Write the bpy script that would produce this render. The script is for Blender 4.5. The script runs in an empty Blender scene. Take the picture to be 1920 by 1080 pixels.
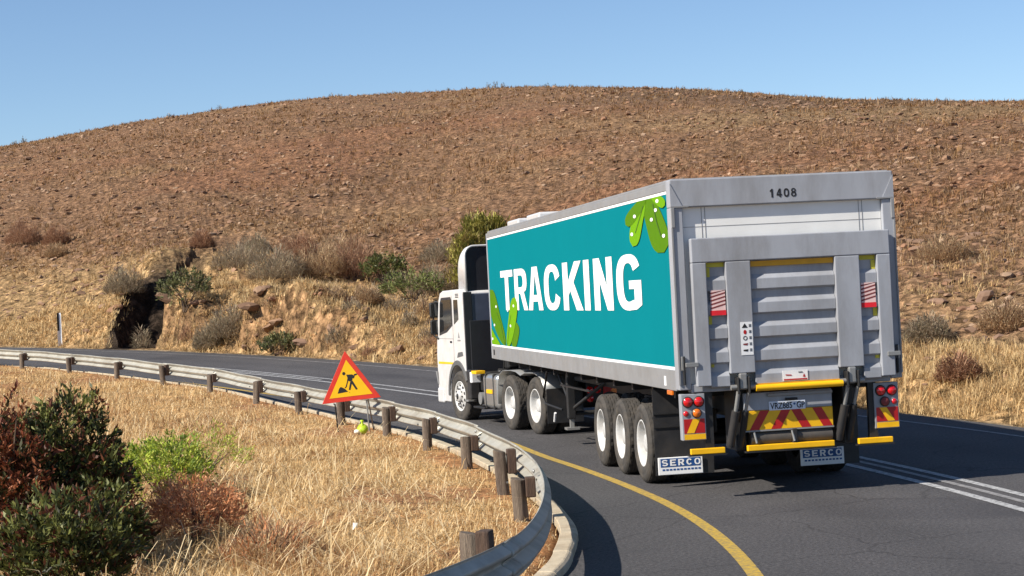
import bpy, bmesh, math, random
import numpy as np
from mathutils import Matrix, Vector
random.seed(7)
rng = np.random.default_rng(11)
scene = bpy.context.scene
COL = scene.collection

# ------------------------------------------------------------------ camera
CAM = np.array([-6.378, -20.965, 2.4147])
cam_data = bpy.data.cameras.new('camera')
cam_data.sensor_width = 36.0
cam_data.lens = 67.5
cam_data.clip_start = 0.1
cam_data.clip_end = 20000
cam = bpy.data.objects.new('camera', cam_data)
COL.objects.link(cam)
_R = np.array([[0.98697, 0.15291, 0.05003], [-0.15255, 0.98824, -0.01093], [-0.05111, 0.00315, 0.99869]])
cam.matrix_world = Matrix([[_R[i, 0], _R[i, 2], -_R[i, 1], CAM[i]] for i in range(3)] + [[0, 0, 0, 1]])
scene.camera = cam

# ------------------------------------------------------------------ sky and sun
SUN_TO = Vector((1.13, 0.42, -1.0)).normalized()          # direction in which the sunlight travels
sun_el = math.asin(-SUN_TO.z)
sun_az = math.atan2(-SUN_TO.x, -SUN_TO.y)                 # clockwise from +Y
world = bpy.data.worlds.new('World')
scene.world = world
world.use_nodes = True
wn = world.node_tree
wn.nodes.clear()
sky = wn.nodes.new('ShaderNodeTexSky')
sky.sky_type = 'NISHITA'
sky.sun_disc = False
sky.sun_elevation = sun_el
sky.sun_rotation = sun_az % (2 * math.pi)
sky.altitude = 1700
sky.air_density = 1.0
sky.dust_density = 0.6
sky.ozone_density = 4.0
bg = wn.nodes.new('ShaderNodeBackground')
bg.inputs['Strength'].default_value = 0.084
wo = wn.nodes.new('ShaderNodeOutputWorld')
wn.links.new(sky.outputs[0], bg.inputs[0])
wn.links.new(bg.outputs[0], wo.inputs[0])

sl = bpy.data.lights.new('sun', 'SUN')
sl.energy = 5.0
sl.angle = math.radians(0.53)
sl.color = (1.0, 0.93, 0.82)
sun = bpy.data.objects.new('sun', sl)
COL.objects.link(sun)
sun.rotation_euler = SUN_TO.to_track_quat('-Z', 'Y').to_euler()
sun.location = (-40, -20, 60)

scene.view_settings.view_transform = 'Standard'
scene.view_settings.look = 'None'
scene.view_settings.exposure = 0.66
scene.view_settings.gamma = 1.0
scene.cycles.max_bounces = 6
scene.cycles.use_denoising = True

# ------------------------------------------------------------------ helpers
def lin(r, g, b):
    f = lambda c: (c / 255 / 12.92) if c / 255 <= .04045 else ((c / 255 + .055) / 1.055) ** 2.4
    return (f(r), f(g), f(b))

class MB:
    """collects vertices and faces that become ONE mesh object"""
    def __init__(s): s.v = []; s.f = []; s.sm = []
    def add(s, vs, fs, smooth=False):
        o = len(s.v)
        s.v += [tuple(map(float, p)) for p in vs]
        s.f += [tuple(i + o for i in f) for f in fs]
        s.sm += [smooth] * len(fs)
        return s
    def box(s, x0, x1, y0, y1, z0, z1, M=None):
        vs = [(x, y, z) for x in (x0, x1) for y in (y0, y1) for z in (z0, z1)]
        if M is not None: vs = [tuple(M @ Vector(p)) for p in vs]
        return s.add(vs, [(0, 1, 3, 2), (4, 6, 7, 5), (0, 4, 5, 1), (2, 3, 7, 6), (0, 2, 6, 4), (1, 5, 7, 3)])
    def prism(s, poly, axis, a0, a1):
        """poly: 2D points in the two remaining axes (x:(y,z) y:(x,z) z:(x,y)), extruded along axis"""
        n = len(poly)
        def P(p, a):
            return (a, p[0], p[1]) if axis == 'x' else (p[0], a, p[1]) if axis == 'y' else (p[0], p[1], a)
        vs = [P(p, a0) for p in poly] + [P(p, a1) for p in poly]
        fs = [tuple(range(n))[::-1], tuple(range(n, 2 * n))] + [(i, (i + 1) % n, (i + 1) % n + n, i + n) for i in range(n)]
        return s.add(vs, fs)
    def tube(s, pts, r, n=10, cap=True):
        pts = [Vector(p) for p in pts]; rs = r if isinstance(r, (list, tuple)) else [r] * len(pts)
        vs = []; fs = []
        up = Vector((0, 0, 1))
        for i, p in enumerate(pts):
            d = (pts[min(i + 1, len(pts) - 1)] - pts[max(i - 1, 0)]).normalized()
            a = d.cross(up)
            if a.length < 1e-3: a = d.cross(Vector((1, 0, 0)))
            a.normalize(); b = a.cross(d)
            for k in range(n):
                t = 2 * math.pi * k / n
                vs.append(p + (a * math.cos(t) + b * math.sin(t)) * rs[i])
        for i in range(len(pts) - 1):
            for k in range(n):
                fs.append((i * n + k, i * n + (k + 1) % n, (i + 1) * n + (k + 1) % n, (i + 1) * n + k))
        s.add(vs, fs, True)
        if cap:
            s.add(vs[:n], [tuple(range(n))]); s.add(vs[-n:], [tuple(range(n))[::-1]])
        return s
    def lathe(s, prof, n=48, axis='x', c=(0, 0, 0), smooth=True):
        """prof: (a, r) along the axis"""
        vs = []; fs = []
        for a, r in prof:
            for k in range(n):
                t = 2 * math.pi * k / n
                u, w = r * math.cos(t), r * math.sin(t)
                p = (a, u, w) if axis == 'x' else (u, a, w) if axis == 'y' else (u, w, a)
                vs.append((p[0] + c[0], p[1] + c[1], p[2] + c[2]))
        for i in range(len(prof) - 1):
            for k in range(n):
                fs.append((i * n + k, i * n + (k + 1) % n, (i + 1) * n + (k + 1) % n, (i + 1) * n + k))
        return s.add(vs, fs, smooth)
    def build(s, name, m, parent=None, bevel=0, seg=2, M=None):
        me = bpy.data.meshes.new(name)
        me.from_pydata(s.v, [], s.f)
        me.polygons.foreach_set('use_smooth', s.sm)
        bm = bmesh.new(); bm.from_mesh(me); bmesh.ops.recalc_face_normals(bm, faces=bm.faces); bm.to_mesh(me); bm.free()
        me.materials.append(m)
        return link(name, me, parent, bevel, seg, M)

def link(name, me, parent=None, bevel=0, seg=2, M=None):
    o = bpy.data.objects.new(name, me); COL.objects.link(o)
    if parent: o.parent = parent
    if M is not None: o.matrix_local = M
    if bevel:
        b = o.modifiers.new('bevel', 'BEVEL'); b.width = bevel; b.segments = seg; b.limit_method = 'ANGLE'; b.angle_limit = math.radians(35)
        b.harden_normals = False
    return o

def tag(o, label=None, cat=None, group=None, kind=None):
    for k, v in (('label', label), ('category', cat), ('group', group), ('kind', kind)):
        if v: o[k] = v
    return o

def thing(name, label, cat, loc=(0, 0, 0), rz=0, group=None):
    o = bpy.data.objects.new(name, None); COL.objects.link(o)
    o.empty_display_size = .2
    o.location = loc; o.rotation_euler = (0, 0, rz)
    return tag(o, label, cat, group)

def np_mesh(name, V, Fa, m, smooth=False, col=None):
    """V (n,3), Fa (m,k) all faces with k corners; col per-vertex colour (n,3)"""
    me = bpy.data.meshes.new(name)
    V = np.asarray(V, np.float32); Fa = np.asarray(Fa, np.int32)
    k = Fa.shape[1]
    me.vertices.add(len(V)); me.vertices.foreach_set('co', V.ravel())
    me.loops.add(Fa.size); me.loops.foreach_set('vertex_index', Fa.ravel())
    me.polygons.add(len(Fa)); me.polygons.foreach_set('loop_start', np.arange(0, Fa.size, k, dtype=np.int32))
    me.polygons.foreach_set('use_smooth', np.full(len(Fa), smooth))
    if col is not None:
        ca = me.color_attributes.new('tint', 'FLOAT_COLOR', 'POINT')
        c4 = np.ones((len(V), 4), np.float32); c4[:, :3] = col
        ca.data.foreach_set('color', c4.ravel())
    me.update(calc_edges=True); me.validate()
    me.materials.append(m)
    return me

# ------------------------------------------------------------------ materials
def mat(name, c, rough=.6, metal=0., var=.12, scale=8., dirt=None, dirt_amt=.0, bump=0., bscale=60., spec=.5, coat=0., stretch=None, trans=0.):
    m = bpy.data.materials.new(name); m.use_nodes = True
    nt = m.node_tree; N = nt.nodes; L = nt.links
    b = N['Principled BSDF']
    b.inputs['Roughness'].default_value = rough; b.inputs['Metallic'].default_value = metal
    b.inputs['Specular IOR Level'].default_value = spec
    b.inputs['Coat Weight'].default_value = coat
    tc = N.new('ShaderNodeTexCoord'); src = tc.outputs['Object']
    if stretch:
        mp = N.new('ShaderNodeMapping'); mp.inputs['Scale'].default_value = stretch
        L.new(src, mp.inputs[0]); src = mp.outputs[0]
    nz = N.new('ShaderNodeTexNoise'); nz.inputs['Scale'].default_value = scale; nz.inputs['Detail'].default_value = 6
    L.new(src, nz.inputs['Vector'])
    r = N.new('ShaderNodeValToRGB')
    r.color_ramp.elements[0].position = .3; r.color_ramp.elements[1].position = .7
    r.color_ramp.elements[0].color = (*[x * (1 - var) for x in c], 1)
    r.color_ramp.elements[1].color = (*[min(1, x * (1 + var)) for x in c], 1)
    L.new(nz.outputs['Fac'], r.inputs[0])
    out = r.outputs[0]
    if dirt is not None:
        n2 = N.new('ShaderNodeTexNoise'); n2.inputs['Scale'].default_value = scale * .37; n2.inputs['Detail'].default_value = 9; n2.inputs['Roughness'].default_value = .7
        L.new(src, n2.inputs['Vector'])
        r2 = N.new('ShaderNodeValToRGB'); r2.color_ramp.elements[0].position = .42; r2.color_ramp.elements[1].position = .75
        r2.color_ramp.elements[1].color = (dirt_amt,) * 3 + (1,)
        L.new(n2.outputs['Fac'], r2.inputs[0])
        mx = N.new('ShaderNodeMixRGB'); mx.inputs[2].default_value = (*dirt, 1)
        L.new(r2.outputs[0], mx.inputs[0]); L.new(out, mx.inputs[1]); out = mx.outputs[0]
        m2 = N.new('ShaderNodeMath'); m2.operation = 'MULTIPLY_ADD'; m2.inputs[1].default_value = .35; m2.inputs[2].default_value = rough
        L.new(r2.outputs[0], m2.inputs[0]); L.new(m2.outputs[0], b.inputs['Roughness'])
    L.new(out, b.inputs['Base Color'])
    if bump:
        n3 = N.new('ShaderNodeTexNoise'); n3.inputs['Scale'].default_value = bscale; n3.inputs['Detail'].default_value = 5
        L.new(src, n3.inputs['Vector'])
        bp = N.new('ShaderNodeBump'); bp.inputs['Strength'].default_value = bump; bp.inputs['Distance'].default_value = .02
        L.new(n3.outputs['Fac'], bp.inputs['Height']); L.new(bp.outputs[0], b.inputs['Normal'])
    return m

def tint_mat(name, rough=.8, trans=.0, spec=.2):
    m = bpy.data.materials.new(name); m.use_nodes = True
    N = m.node_tree.nodes; L = m.node_tree.links; b = N['Principled BSDF']
    a = N.new('ShaderNodeAttribute'); a.attribute_name = 'tint'
    L.new(a.outputs['Color'], b.inputs['Base Color'])
    b.inputs['Roughness'].default_value = rough; b.inputs['Specular IOR Level'].default_value = spec
    if trans:
        tr = N.new('ShaderNodeBsdfTranslucent'); L.new(a.outputs['Color'], tr.inputs[0])
        mx = N.new('ShaderNodeMixShader'); mx.inputs[0].default_value = trans
        L.new(b.outputs[0], mx.inputs[1]); L.new(tr.outputs[0], mx.inputs[2])
        L.new(mx.outputs[0], N['Material Output'].inputs[0])
    return m

def ground_mat(name, cols, scales, bump=.6, bdist=.08, rough=.95):
    """patches of earth, straw and stone mixed by noises of several sizes"""
    m = bpy.data.materials.new(name); m.use_nodes = True
    N = m.node_tree.nodes; L = m.node_tree.links; b = N['Principled BSDF']
    b.inputs['Roughness'].default_value = rough; b.inputs['Specular IOR Level'].default_value = .15
    tc = N.new('ShaderNodeTexCoord')
    prev = None
    for i, (c0, c1) in enumerate(cols):
        nz = N.new('ShaderNodeTexNoise'); nz.inputs['Scale'].default_value = scales[i]; nz.inputs['Detail'].default_value = 8; nz.inputs['Roughness'].default_value = .65
        L.new(tc.outputs['Object'], nz.inputs['Vector'])
        r = N.new('ShaderNodeValToRGB'); r.color_ramp.elements[0].position = .36; r.color_ramp.elements[1].position = .64
        r.color_ramp.elements[0].color = (*c0, 1); r.color_ramp.elements[1].color = (*c1, 1)
        L.new(nz.outputs['Fac'], r.inputs[0])
        if prev is None: prev = r.outputs[0]
        else:
            mx = N.new('ShaderNodeMixRGB'); mx.inputs[0].default_value = .5
            L.new(prev, mx.inputs[1]); L.new(r.outputs[0], mx.inputs[2]); prev = mx.outputs[0]
    L.new(prev, b.inputs['Base Color'])
    n3 = N.new('ShaderNodeTexNoise'); n3.inputs['Scale'].default_value = scales[-1] * 1.5; n3.inputs['Detail'].default_value = 8
    L.new(tc.outputs['Object'], n3.inputs['Vector'])
    bp = N.new('ShaderNodeBump'); bp.inputs['Strength'].default_value = bump; bp.inputs['Distance'].default_value = bdist
    L.new(n3.outputs['Fac'], bp.inputs['Height']); L.new(bp.outputs[0], b.inputs['Normal'])
    return m

dust = lin(150, 120, 85)
M_white = mat('white_cab_paint', (.62, .62, .62), .3, var=.03, dirt=dust, dirt_amt=.3, coat=.3)
M_grey = mat('grey_trailer_paint', lin(154, 157, 164), .45, var=.07, scale=3, dirt=lin(98, 93, 86), dirt_amt=.65, stretch=(1.6, 1.6, .45))
M_alu = mat('dusty_aluminium_rail', lin(138, 139, 141), .5, .15, var=.08, scale=4, dirt=lin(125, 118, 108), dirt_amt=.5)
M_teal = mat('teal_panel_print', (.004, .170, .200), .65, var=.02, scale=1.2, dirt=(.01, .16, .18), dirt_amt=.1, spec=.0)
M_letter = mat('white_print', (.86, .86, .86), .5, var=.02)
M_leafd = mat('dark_green_print', lin(76, 118, 3), .6, spec=.1, var=.02)
M_leafl = mat('light_green_print', lin(102, 152, 6), .6, spec=.1, var=.02)
M_vein = mat('dark_print', lin(45, 80, 20), .5)
M_black = mat('black_chassis_paint', (.012, .012, .013), .55, var=.3, dirt=lin(70, 62, 52), dirt_amt=.25)
M_plastic = mat('black_plastic', (.02, .02, .022), .5, var=.2, dirt=lin(90, 80, 68), dirt_amt=.3)
M_greyplastic = mat('grey_arch_plastic', lin(88, 88, 88), .65, var=.1)
M_navy = mat('dark_cab_back', (.012, .013, .018), .6, var=.2)
M_cabback = mat('cab_back_panel', lin(70, 78, 96), .5, var=.1)
M_rubber = mat('tyre_rubber', lin(62, 60, 58), .85, var=.15, scale=14, dirt=lin(110, 100, 88), dirt_amt=.45, spec=.25)
M_rim = mat('white_wheel_rim', (.56, .56, .55), .4, var=.06, dirt=lin(110, 95, 78), dirt_amt=.55, scale=10)
M_steel = mat('galvanised_steel', lin(150, 150, 148), .45, .5, var=.1, scale=6, dirt=lin(110, 100, 90), dirt_amt=.4)
M_chrome = mat('tank_aluminium', lin(200, 200, 198), .28, .8, var=.06)
M_door = mat('white_rear_door', (.78, .78, .76), .45, var=.04, scale=2, dirt=lin(170, 165, 155), dirt_amt=.25)
M_yellow = mat('yellow_paint', lin(235, 178, 10), .45, var=.07)
M_ochre = mat('ochre_strip', lin(205, 150, 25), .55, var=.1)
M_olive = mat('faded_yellow_tape', lin(185, 175, 50), .55, var=.1)
M_red = mat('red_reflective', lin(170, 22, 24), .4, var=.1)
M_lampred = mat('red_lamp_lens', lin(200, 16, 20), .12, var=.1, spec=.8, coat=.5)
M_amber = mat('amber_lamp_lens', lin(225, 110, 10), .15, var=.1, spec=.8, coat=.5)
M_flag = mat('red_flag', lin(215, 25, 40), .7)
M_flagw = mat('pink_flag_cloth', lin(225, 190, 185), .8)
M_flags = mat('dark_red_flag_stripe', lin(120, 50, 50), .8)
M_blk = mat('black_print', (.01, .01, .012), .6)
M_blue = mat('blue_print', lin(30, 78, 140), .5)
M_plate = mat('plate_white', lin(205, 212, 225), .4, var=.05)
M_sticker = mat('white_sticker', (.75, .75, .75), .5, var=.04)
M_glass = mat('dark_window_glass', (.012, .014, .016), .05, var=.1, spec=.8)
M_roller = mat('worn_roller_rubber', lin(72, 68, 64), .6, var=.2, dirt=lin(110, 95, 80), dirt_amt=.4)

M_rail = mat('weathered_guardrail_zinc', lin(166, 164, 154), .5, .25, var=.12, scale=4, dirt=lin(108, 98, 84), dirt_amt=.75, stretch=(1, 1, .5))
M_wood = mat('weathered_timber', lin(92, 79, 69), .9, var=.45, scale=7, dirt=lin(165, 150, 130), dirt_amt=.5, bump=1.0, bscale=26, stretch=(7, 7, .5))
M_woodd = mat('dark_timber_block', lin(70, 54, 45), .9, var=.35, scale=9, dirt=lin(110, 90, 75), dirt_amt=.5, bump=.6, bscale=30, stretch=(6, 6, .7))
M_conc = mat('kerb_concrete', lin(178, 165, 142), .9, var=.15, scale=6, dirt=lin(130, 105, 75), dirt_amt=.6, bump=.4, bscale=40)
M_signred = mat('sign_red', lin(208, 52, 32), .4, var=.08, dirt=lin(190, 80, 60), dirt_amt=.4)
M_signyel = mat('sign_yellow', lin(238, 182, 6), .4, var=.05)
M_signdirt = mat('sign_scuffs', lin(150, 110, 20), .6)
M_bag = mat('lime_bag', lin(172, 198, 36), .5, var=.15, bump=.3, bscale=12)
M_bagw = mat('white_bag', lin(230, 228, 215), .5, var=.1, bump=.3, bscale=12)
M_bark = mat('shrub_bark', lin(84, 68, 54), .9, var=.3, scale=20)
M_leaf = tint_mat('leaf', .5, .25, .25)
M_grass = tint_mat('dry_grass', .75, .35, .2)
M_stone = tint_mat('field_stone', .9)
# ------------------------------------------------------------------ terrain
CX, CY = -83.2, 1.0                                  # centre of the bend
R_EDGE = 88.95
def zr(y):
    """the road climbs gently beyond the truck"""
    u = np.clip((np.asarray(y, float) - 21) / 4.0, -30, 200)
    return .036 * 4.0 * np.where(u > 30, u, np.log1p(np.exp(np.minimum(u, 30))))

def _hash(ix, iy, s):
    n = (ix * 374761393 + iy * 668265263 + s * 2147483647) & 0xFFFFFFFF
    n = ((n ^ (n >> 13)) * 1274126177) & 0xFFFFFFFF
    return ((n ^ (n >> 16)) & 0xFFFF) / 65535.0
def vnoise(x, y, s=0):
    x = np.asarray(x, float); y = np.asarray(y, float)
    ix = np.floor(x).astype(np.int64); iy = np.floor(y).astype(np.int64)
    fx = x - ix; fy = y - iy
    fx = fx * fx * (3 - 2 * fx); fy = fy * fy * (3 - 2 * fy)
    a = _hash(ix, iy, s); b = _hash(ix + 1, iy, s); c = _hash(ix, iy + 1, s); d = _hash(ix + 1, iy + 1, s)
    return (a * (1 - fx) + b * fx) * (1 - fy) + (c * (1 - fx) + d * fx) * fy - .5
def fbm(x, y, s=0, o=4):
    t = 0; a = 1.
    for k in range(o):
        t = t + a * vnoise(x * 2 ** k, y * 2 ** k, s + k * 17); a *= .5
    return t
def sstep(x, a, b):
    t = np.clip((x - a) / (b - a), 0, 1); return t * t * (3 - 2 * t)

# skyline of the hill: (bearing from the viewpoint, slope to the crest)
CREST = np.array([(-1.6, .02), (-1.0, .035), (-.6, .055), (-.35, .070), (-.2, .079), (-0.1033, 0.0866), (-0.0769, 0.0902), (-0.0503, 0.0938), (-0.0233, 0.0966), (0.0038, 0.0996), (0.0313, 0.1024), (0.0588, 0.1046),
    (0.0865, 0.1060), (0.1143, 0.1066), (0.1421, 0.1070), (0.1699, 0.1064), (0.1977, 0.1051), (0.2253, 0.1030), (0.2528, 0.1002), (0.2801, 0.0971), (0.3072, 0.0927), (0.3341, 0.0894), (0.3608, 0.0867),
    (0.3872, 0.0847), (0.4183, 0.0825), (.55, .078), (.8, .07), (1.2, .05), (1.6, .04)])
TR0 = np.array([-9.35, 52.0])                        # mouth of the drainage trench in the bank
TRD = np.array([.175, .9846])
def r_edge(al):
    """distance from the viewpoint to the outer road edge along a bearing"""
    dx, dy = np.sin(al), np.cos(al)
    px, py = CAM[0] - CX, CAM[1] - CY
    b = px * dx + py * dy; c = px * px + py * py - R_EDGE ** 2
    return -b + np.sqrt(b * b - c)
def hill_z(x, y, detail=True):
    x = np.asarray(x, float); y = np.asarray(y, float)
    dx, dy = x - CAM[0], y - CAM[1]
    al = np.arctan2(dx, dy); r = np.hypot(dx, dy)
    re = r_edge(al)
    ye = CAM[1] + re * np.cos(al)
    ze = zr(ye)
    n = r - re
    e = np.interp(al, CREST[:, 0], CREST[:, 1])
    rc = np.interp(al, [-1.2, -.35, -.1, .12, .3, .42, .7, 1.2], [330, 230, 210, 225, 185, 165, 150, 150])
    rc = np.maximum(rc, re + 60)
    k = np.interp(al, [-.1, .1, .3, .42], [2.6, 2.8, 3.6, 4.2])
    se = (ze - CAM[2]) / re
    ne = np.maximum(0, n) - 1.7 * (1 - np.exp(-np.maximum(0, n) / 1.7))          # level gravel verge before the slope begins
    t = np.clip(ne / (rc - re - 1.7), 0, 3)
    w = np.where(t < 1, 1 - np.abs(1 - t) ** k, 1 - .16 * (t - 1) ** 2)
    z = CAM[2] + r * (se + (e - se) * w)
    # cut bank along the road
    hb = np.interp(al, [-.2, -.085, -.055, -.03, .05, .085, .12, .2, .42, .8], [.0, .15, .9, 1.75, 1.55, .8, .45, .3, .25, .25])
    rag = 1 + .7 * vnoise(x * .35, y * .35, 5) + .35 * vnoise(x * 1.1, y * 1.1, 6)
    z = z + hb * rag * sstep(n + 1.5 * fbm(x * .5, y * .5, 8, 4), 1.3, 3.3) * (1 - .75 * sstep(n, 6, 34))
    if detail:
        am = sstep(n, .4, 4)
        fade = np.interp(t, [0, .85, 1.05], [1, .55, .3])
        z = z + am * fade * (.55 * fbm(x * .11, y * .11, 1, 3) + .22 * fbm(x * .7, y * .7, 2, 3) + .10 * fbm(x * 2.6, y * 2.6, 3, 2))
        z = z + sstep(n, 0, .5) * .05 * fbm(x * 3, y * 3, 4, 2)
    # drainage trench
    qx, qy = x - TR0[0], y - TR0[1]
    l = qx * TRD[0] + qy * TRD[1]; d = qx * TRD[1] - qy * TRD[0]
    d = d + .25 * fbm(l * .8, l * .3 + z * .9, 9, 3)
    hw = np.interp(l, [-2, 4.0, 6.5, 10, 20], [1.0, .90, .45, .2, .05])
    fl = ze + .02 + np.clip(l - 1, 0, 99) * .045 + .1 * fbm(x * 2, y * 2, 14, 3)
    dep = np.interp(l, [4, 6.5, 10, 21], [2.5, .7, .4, .0])
    fl = np.where(l > 4, np.maximum(fl, z - dep), fl)
    wall = np.maximum(0, np.abs(d) - hw)
    z = np.where((l > -1.2) & (l < 23), np.minimum(z, fl + wall * np.where(d < 0, 2.6, 7.0)), z)
    return z

# lines on plan: kerb and guardrail follow the inside of the bend and flare away near the viewpoint
RAIL = [(-36, 69), (-28.5, 62), (-24, 57), (-20, 52.8), (-17.2, 49.4), (-14.7, 45.9), (-12.45, 42.4), (-10.7, 38.8), (-9.1, 35.1), (-7.7, 31.5), (-6.45, 27.9), (-5.4, 23.2), (-4.6, 19.3), (-3.95, 15.6), (-3.4, 12.1), (-3.08, 8.6),
        (-2.94, 4.9), (-2.98, 1.3), (-3.20, -1.4), (-3.53, -3.7), (-3.97, -5.8), (-4.5, -7.35), (-5.35, -8.95), (-6.6, -10.6), (-8, -12.2)]
KERB = [(-46, 75), (-34, 67.5), (-27, 62.2), (-22.6, 57.4), (-18.8, 53), (-16.1, 49.5), (-14.2, 46.2), (-12.1, 42.7), (-10.35, 39.1), (-8.75, 35.4), (-7.35, 31.8), (-6.08, 28.2), (-5.02, 23.4), (-4.22, 19.5), (-3.58, 15.7), (-3.05, 12.2), (-2.74, 8.7),
        (-2.62, 4.9), (-2.68, 1.1), (-2.82, -1.0), (-3.0, -2.5), (-3.32, -3.94), (-3.58, -4.86), (-4.2, -6.5), (-5.0, -8.3), (-6.2, -10.0), (-8, -11.6)]
def catmull(P, step=.25):
    P = np.array(P, float); P = np.vstack([2 * P[0] - P[1], P, 2 * P[-1] - P[-2]])
    out = []
    for i in range(1, len(P) - 2):
        n = max(2, int(np.linalg.norm(P[i + 1] - P[i]) / step))
        for t in np.arange(n) / n:
            a, b, c, d = P[i - 1], P[i], P[i + 1], P[i + 2]
            out.append(.5 * ((2 * b) + (-a + c) * t + (2 * a - 5 * b + 4 * c - d) * t * t + (-a + 3 * b - 3 * c + d) * t ** 3))
    out.append(P[-2]); return np.array(out)
RAILC = catmull(RAIL)[::-1]     # from near to far
KERBC = catmull(KERB)[::-1]
def kerb_x(y): return np.interp(y, KERBC[:, 1], KERBC[:, 0])
def field_z(x, y):
    d = np.maximum(0, kerb_x(y) - x)
    z = zr(y) + .065 * sstep(d, .12, .3) - .03 * np.maximum(0, d - 2) + .14 * sstep(d, .5, 2) * fbm(x * .8, y * .8, 21, 3) + .03 * sstep(d, .2, .6) * fbm(x * 4, y * 4, 23, 2)
    return z
# --end-terrain--
# ------------------------------------------------------------------ road
def asphalt():
    m = bpy.data.materials.new('asphalt'); m.use_nodes = True
    N = m.node_tree.nodes; L = m.node_tree.links; b = N['Principled BSDF']
    b.inputs['Roughness'].default_value = .85; b.inputs['Specular IOR Level'].default_value = .3
    tc = N.new('ShaderNodeTexCoord')
    def noise(sc, d=4, rg=.5):
        n = N.new('ShaderNodeTexNoise'); n.inputs['Scale'].default_value = sc; n.inputs['Detail'].default_value = d; n.inputs['Roughness'].default_value = rg
        L.new(tc.outputs['Object'], n.inputs['Vector']); return n.outputs['Fac']
    def ramp(src, p0, c0, p1, c1):
        r = N.new('ShaderNodeValToRGB'); r.color_ramp.elements[0].position = p0; r.color_ramp.elements[1].position = p1
        r.color_ramp.elements[0].color = (*c0, 1); r.color_ramp.elements[1].color = (*c1, 1); L.new(src, r.inputs[0]); return r.outputs[0]
    def mix(f, a, c, t='MIX'):
        x = N.new('ShaderNodeMixRGB'); x.blend_type = t
        (L.new(f, x.inputs[0]) if not isinstance(f, float) else setattr(x.inputs[0], 'default_value', f))
        for s, i in ((a, 1), (c, 2)):
            if isinstance(s, tuple): x.inputs[i].default_value = (*s, 1)
            else: L.new(s, x.inputs[i])
        return x.outputs[0]
    base = ramp(noise(.35, 5), .3, (.056, .054, .057), .7, (.076, .073, .076))
    grit = ramp(noise(26, 6, .8), .36, (.40, .40, .40), .66, (1.6, 1.58, 1.54))
    c = mix(1.0, base, grit, 'MULTIPLY')
    chips = ramp(noise(55, 2, .6), .66, (0, 0, 0), .72, (1, 1, 1))
    c = mix(chips, c, (.20, .19, .18))
    stain = ramp(noise(.9, 6, .7), .55, (0, 0, 0), .75, (.45, .45, .45))
    c = mix(stain, c, (.045, .045, .048))
    # tyre-polished wheel tracks follow the bend; oil darkens the middle of each lane
    vd = N.new('ShaderNodeVectorMath'); vd.operation = 'DISTANCE'; vd.inputs[1].default_value = (CX, CY, 0); L.new(tc.outputs['Object'], vd.inputs[0])
    mr = N.new('ShaderNodeMapRange'); mr.inputs['From Min'].default_value = 80.5; mr.inputs['From Max'].default_value = 89.5; L.new(vd.outputs['Value'], mr.inputs['Value'])
    tr = N.new('ShaderNodeValToRGB'); L.new(mr.outputs[0], tr.inputs[0]); el = tr.color_ramp.elements
    el[0].position = 0; el[0].color = (.95, .95, .95, 1); el[1].position = 1; el[1].color = (1.1, 1.08, 1.02, 1)
    for R_, v in ((81.9, 1.05), (82.5, 1.14), (83.2, .88), (83.9, 1.13), (84.6, 1.0), (85.5, 1.0), (86.1, 1.13), (86.8, .9), (87.5, 1.12), (88.2, 1.0)):
        e = el.new((R_ - 80.5) / 9.0); e.color = (v, v, v, 1)
    c = mix(.75, c, tr.outputs[0], 'MULTIPLY')
    vo = N.new('ShaderNodeTexVoronoi'); vo.feature = 'DISTANCE_TO_EDGE'; vo.inputs['Scale'].default_value = .33
    wob = N.new('ShaderNodeTexNoise'); wob.inputs['Scale'].default_value = 1.6; wob.inputs['Detail'].default_value = 6; L.new(tc.outputs['Object'], wob.inputs['Vector'])
    wm = mix(.55, tc.outputs['Object'], wob.outputs['Color'], 'ADD'); L.new(wm, vo.inputs['Vector'])
    crk = ramp(vo.outputs['Distance'], .0015, (.45, .45, .45), .006, (1, 1, 1)); c = mix(.7, c, crk, 'MULTIPLY')
    patch = ramp(noise(.22, 3, .4), .60, (1, 1, 1), .63, (.80, .80, .82))
    c = mix(.8, c, patch, 'MULTIPLY')
    L.new(c, b.inputs['Base Color'])
    bp = N.new('ShaderNodeBump'); bp.inputs['Strength'].default_value = .7; bp.inputs['Distance'].default_value = .012
    L.new(noise(40, 5, .7), bp.inputs['Height']); L.new(bp.outputs[0], b.inputs['Normal'])
    return m
M_asphalt = asphalt()
def worn_paint(name, c, wear=.55, sc=9):
    """road paint through which the asphalt shows where traffic has worn it"""
    m = bpy.data.materials.new(name); m.use_nodes = True
    N = m.node_tree.nodes; L = m.node_tree.links; b = N['Principled BSDF']; b.inputs['Roughness'].default_value = .7
    tc = N.new('ShaderNodeTexCoord'); n = N.new('ShaderNodeTexNoise'); n.inputs['Scale'].default_value = sc; n.inputs['Detail'].default_value = 9; n.inputs['Roughness'].default_value = .75
    L.new(tc.outputs['Object'], n.inputs['Vector'])
    r = N.new('ShaderNodeValToRGB'); r.color_ramp.elements[0].position = wear - .13; r.color_ramp.elements[1].position = wear + .1
    r.color_ramp.elements[0].color = (*c, 1); r.color_ramp.elements[1].color = (.10, .098, .095, 1)
    L.new(n.outputs['Fac'], r.inputs[0]); L.new(r.outputs[0], b.inputs['Base Color'])
    return m
M_yline = worn_paint('worn_yellow_line', (.46, .30, .035), .575, 18)
M_wline = worn_paint('worn_white_line', (.48, .48, .48), .53, 14)
M_gline = worn_paint('faint_white_line', (.30, .29, .285), .52)

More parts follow.
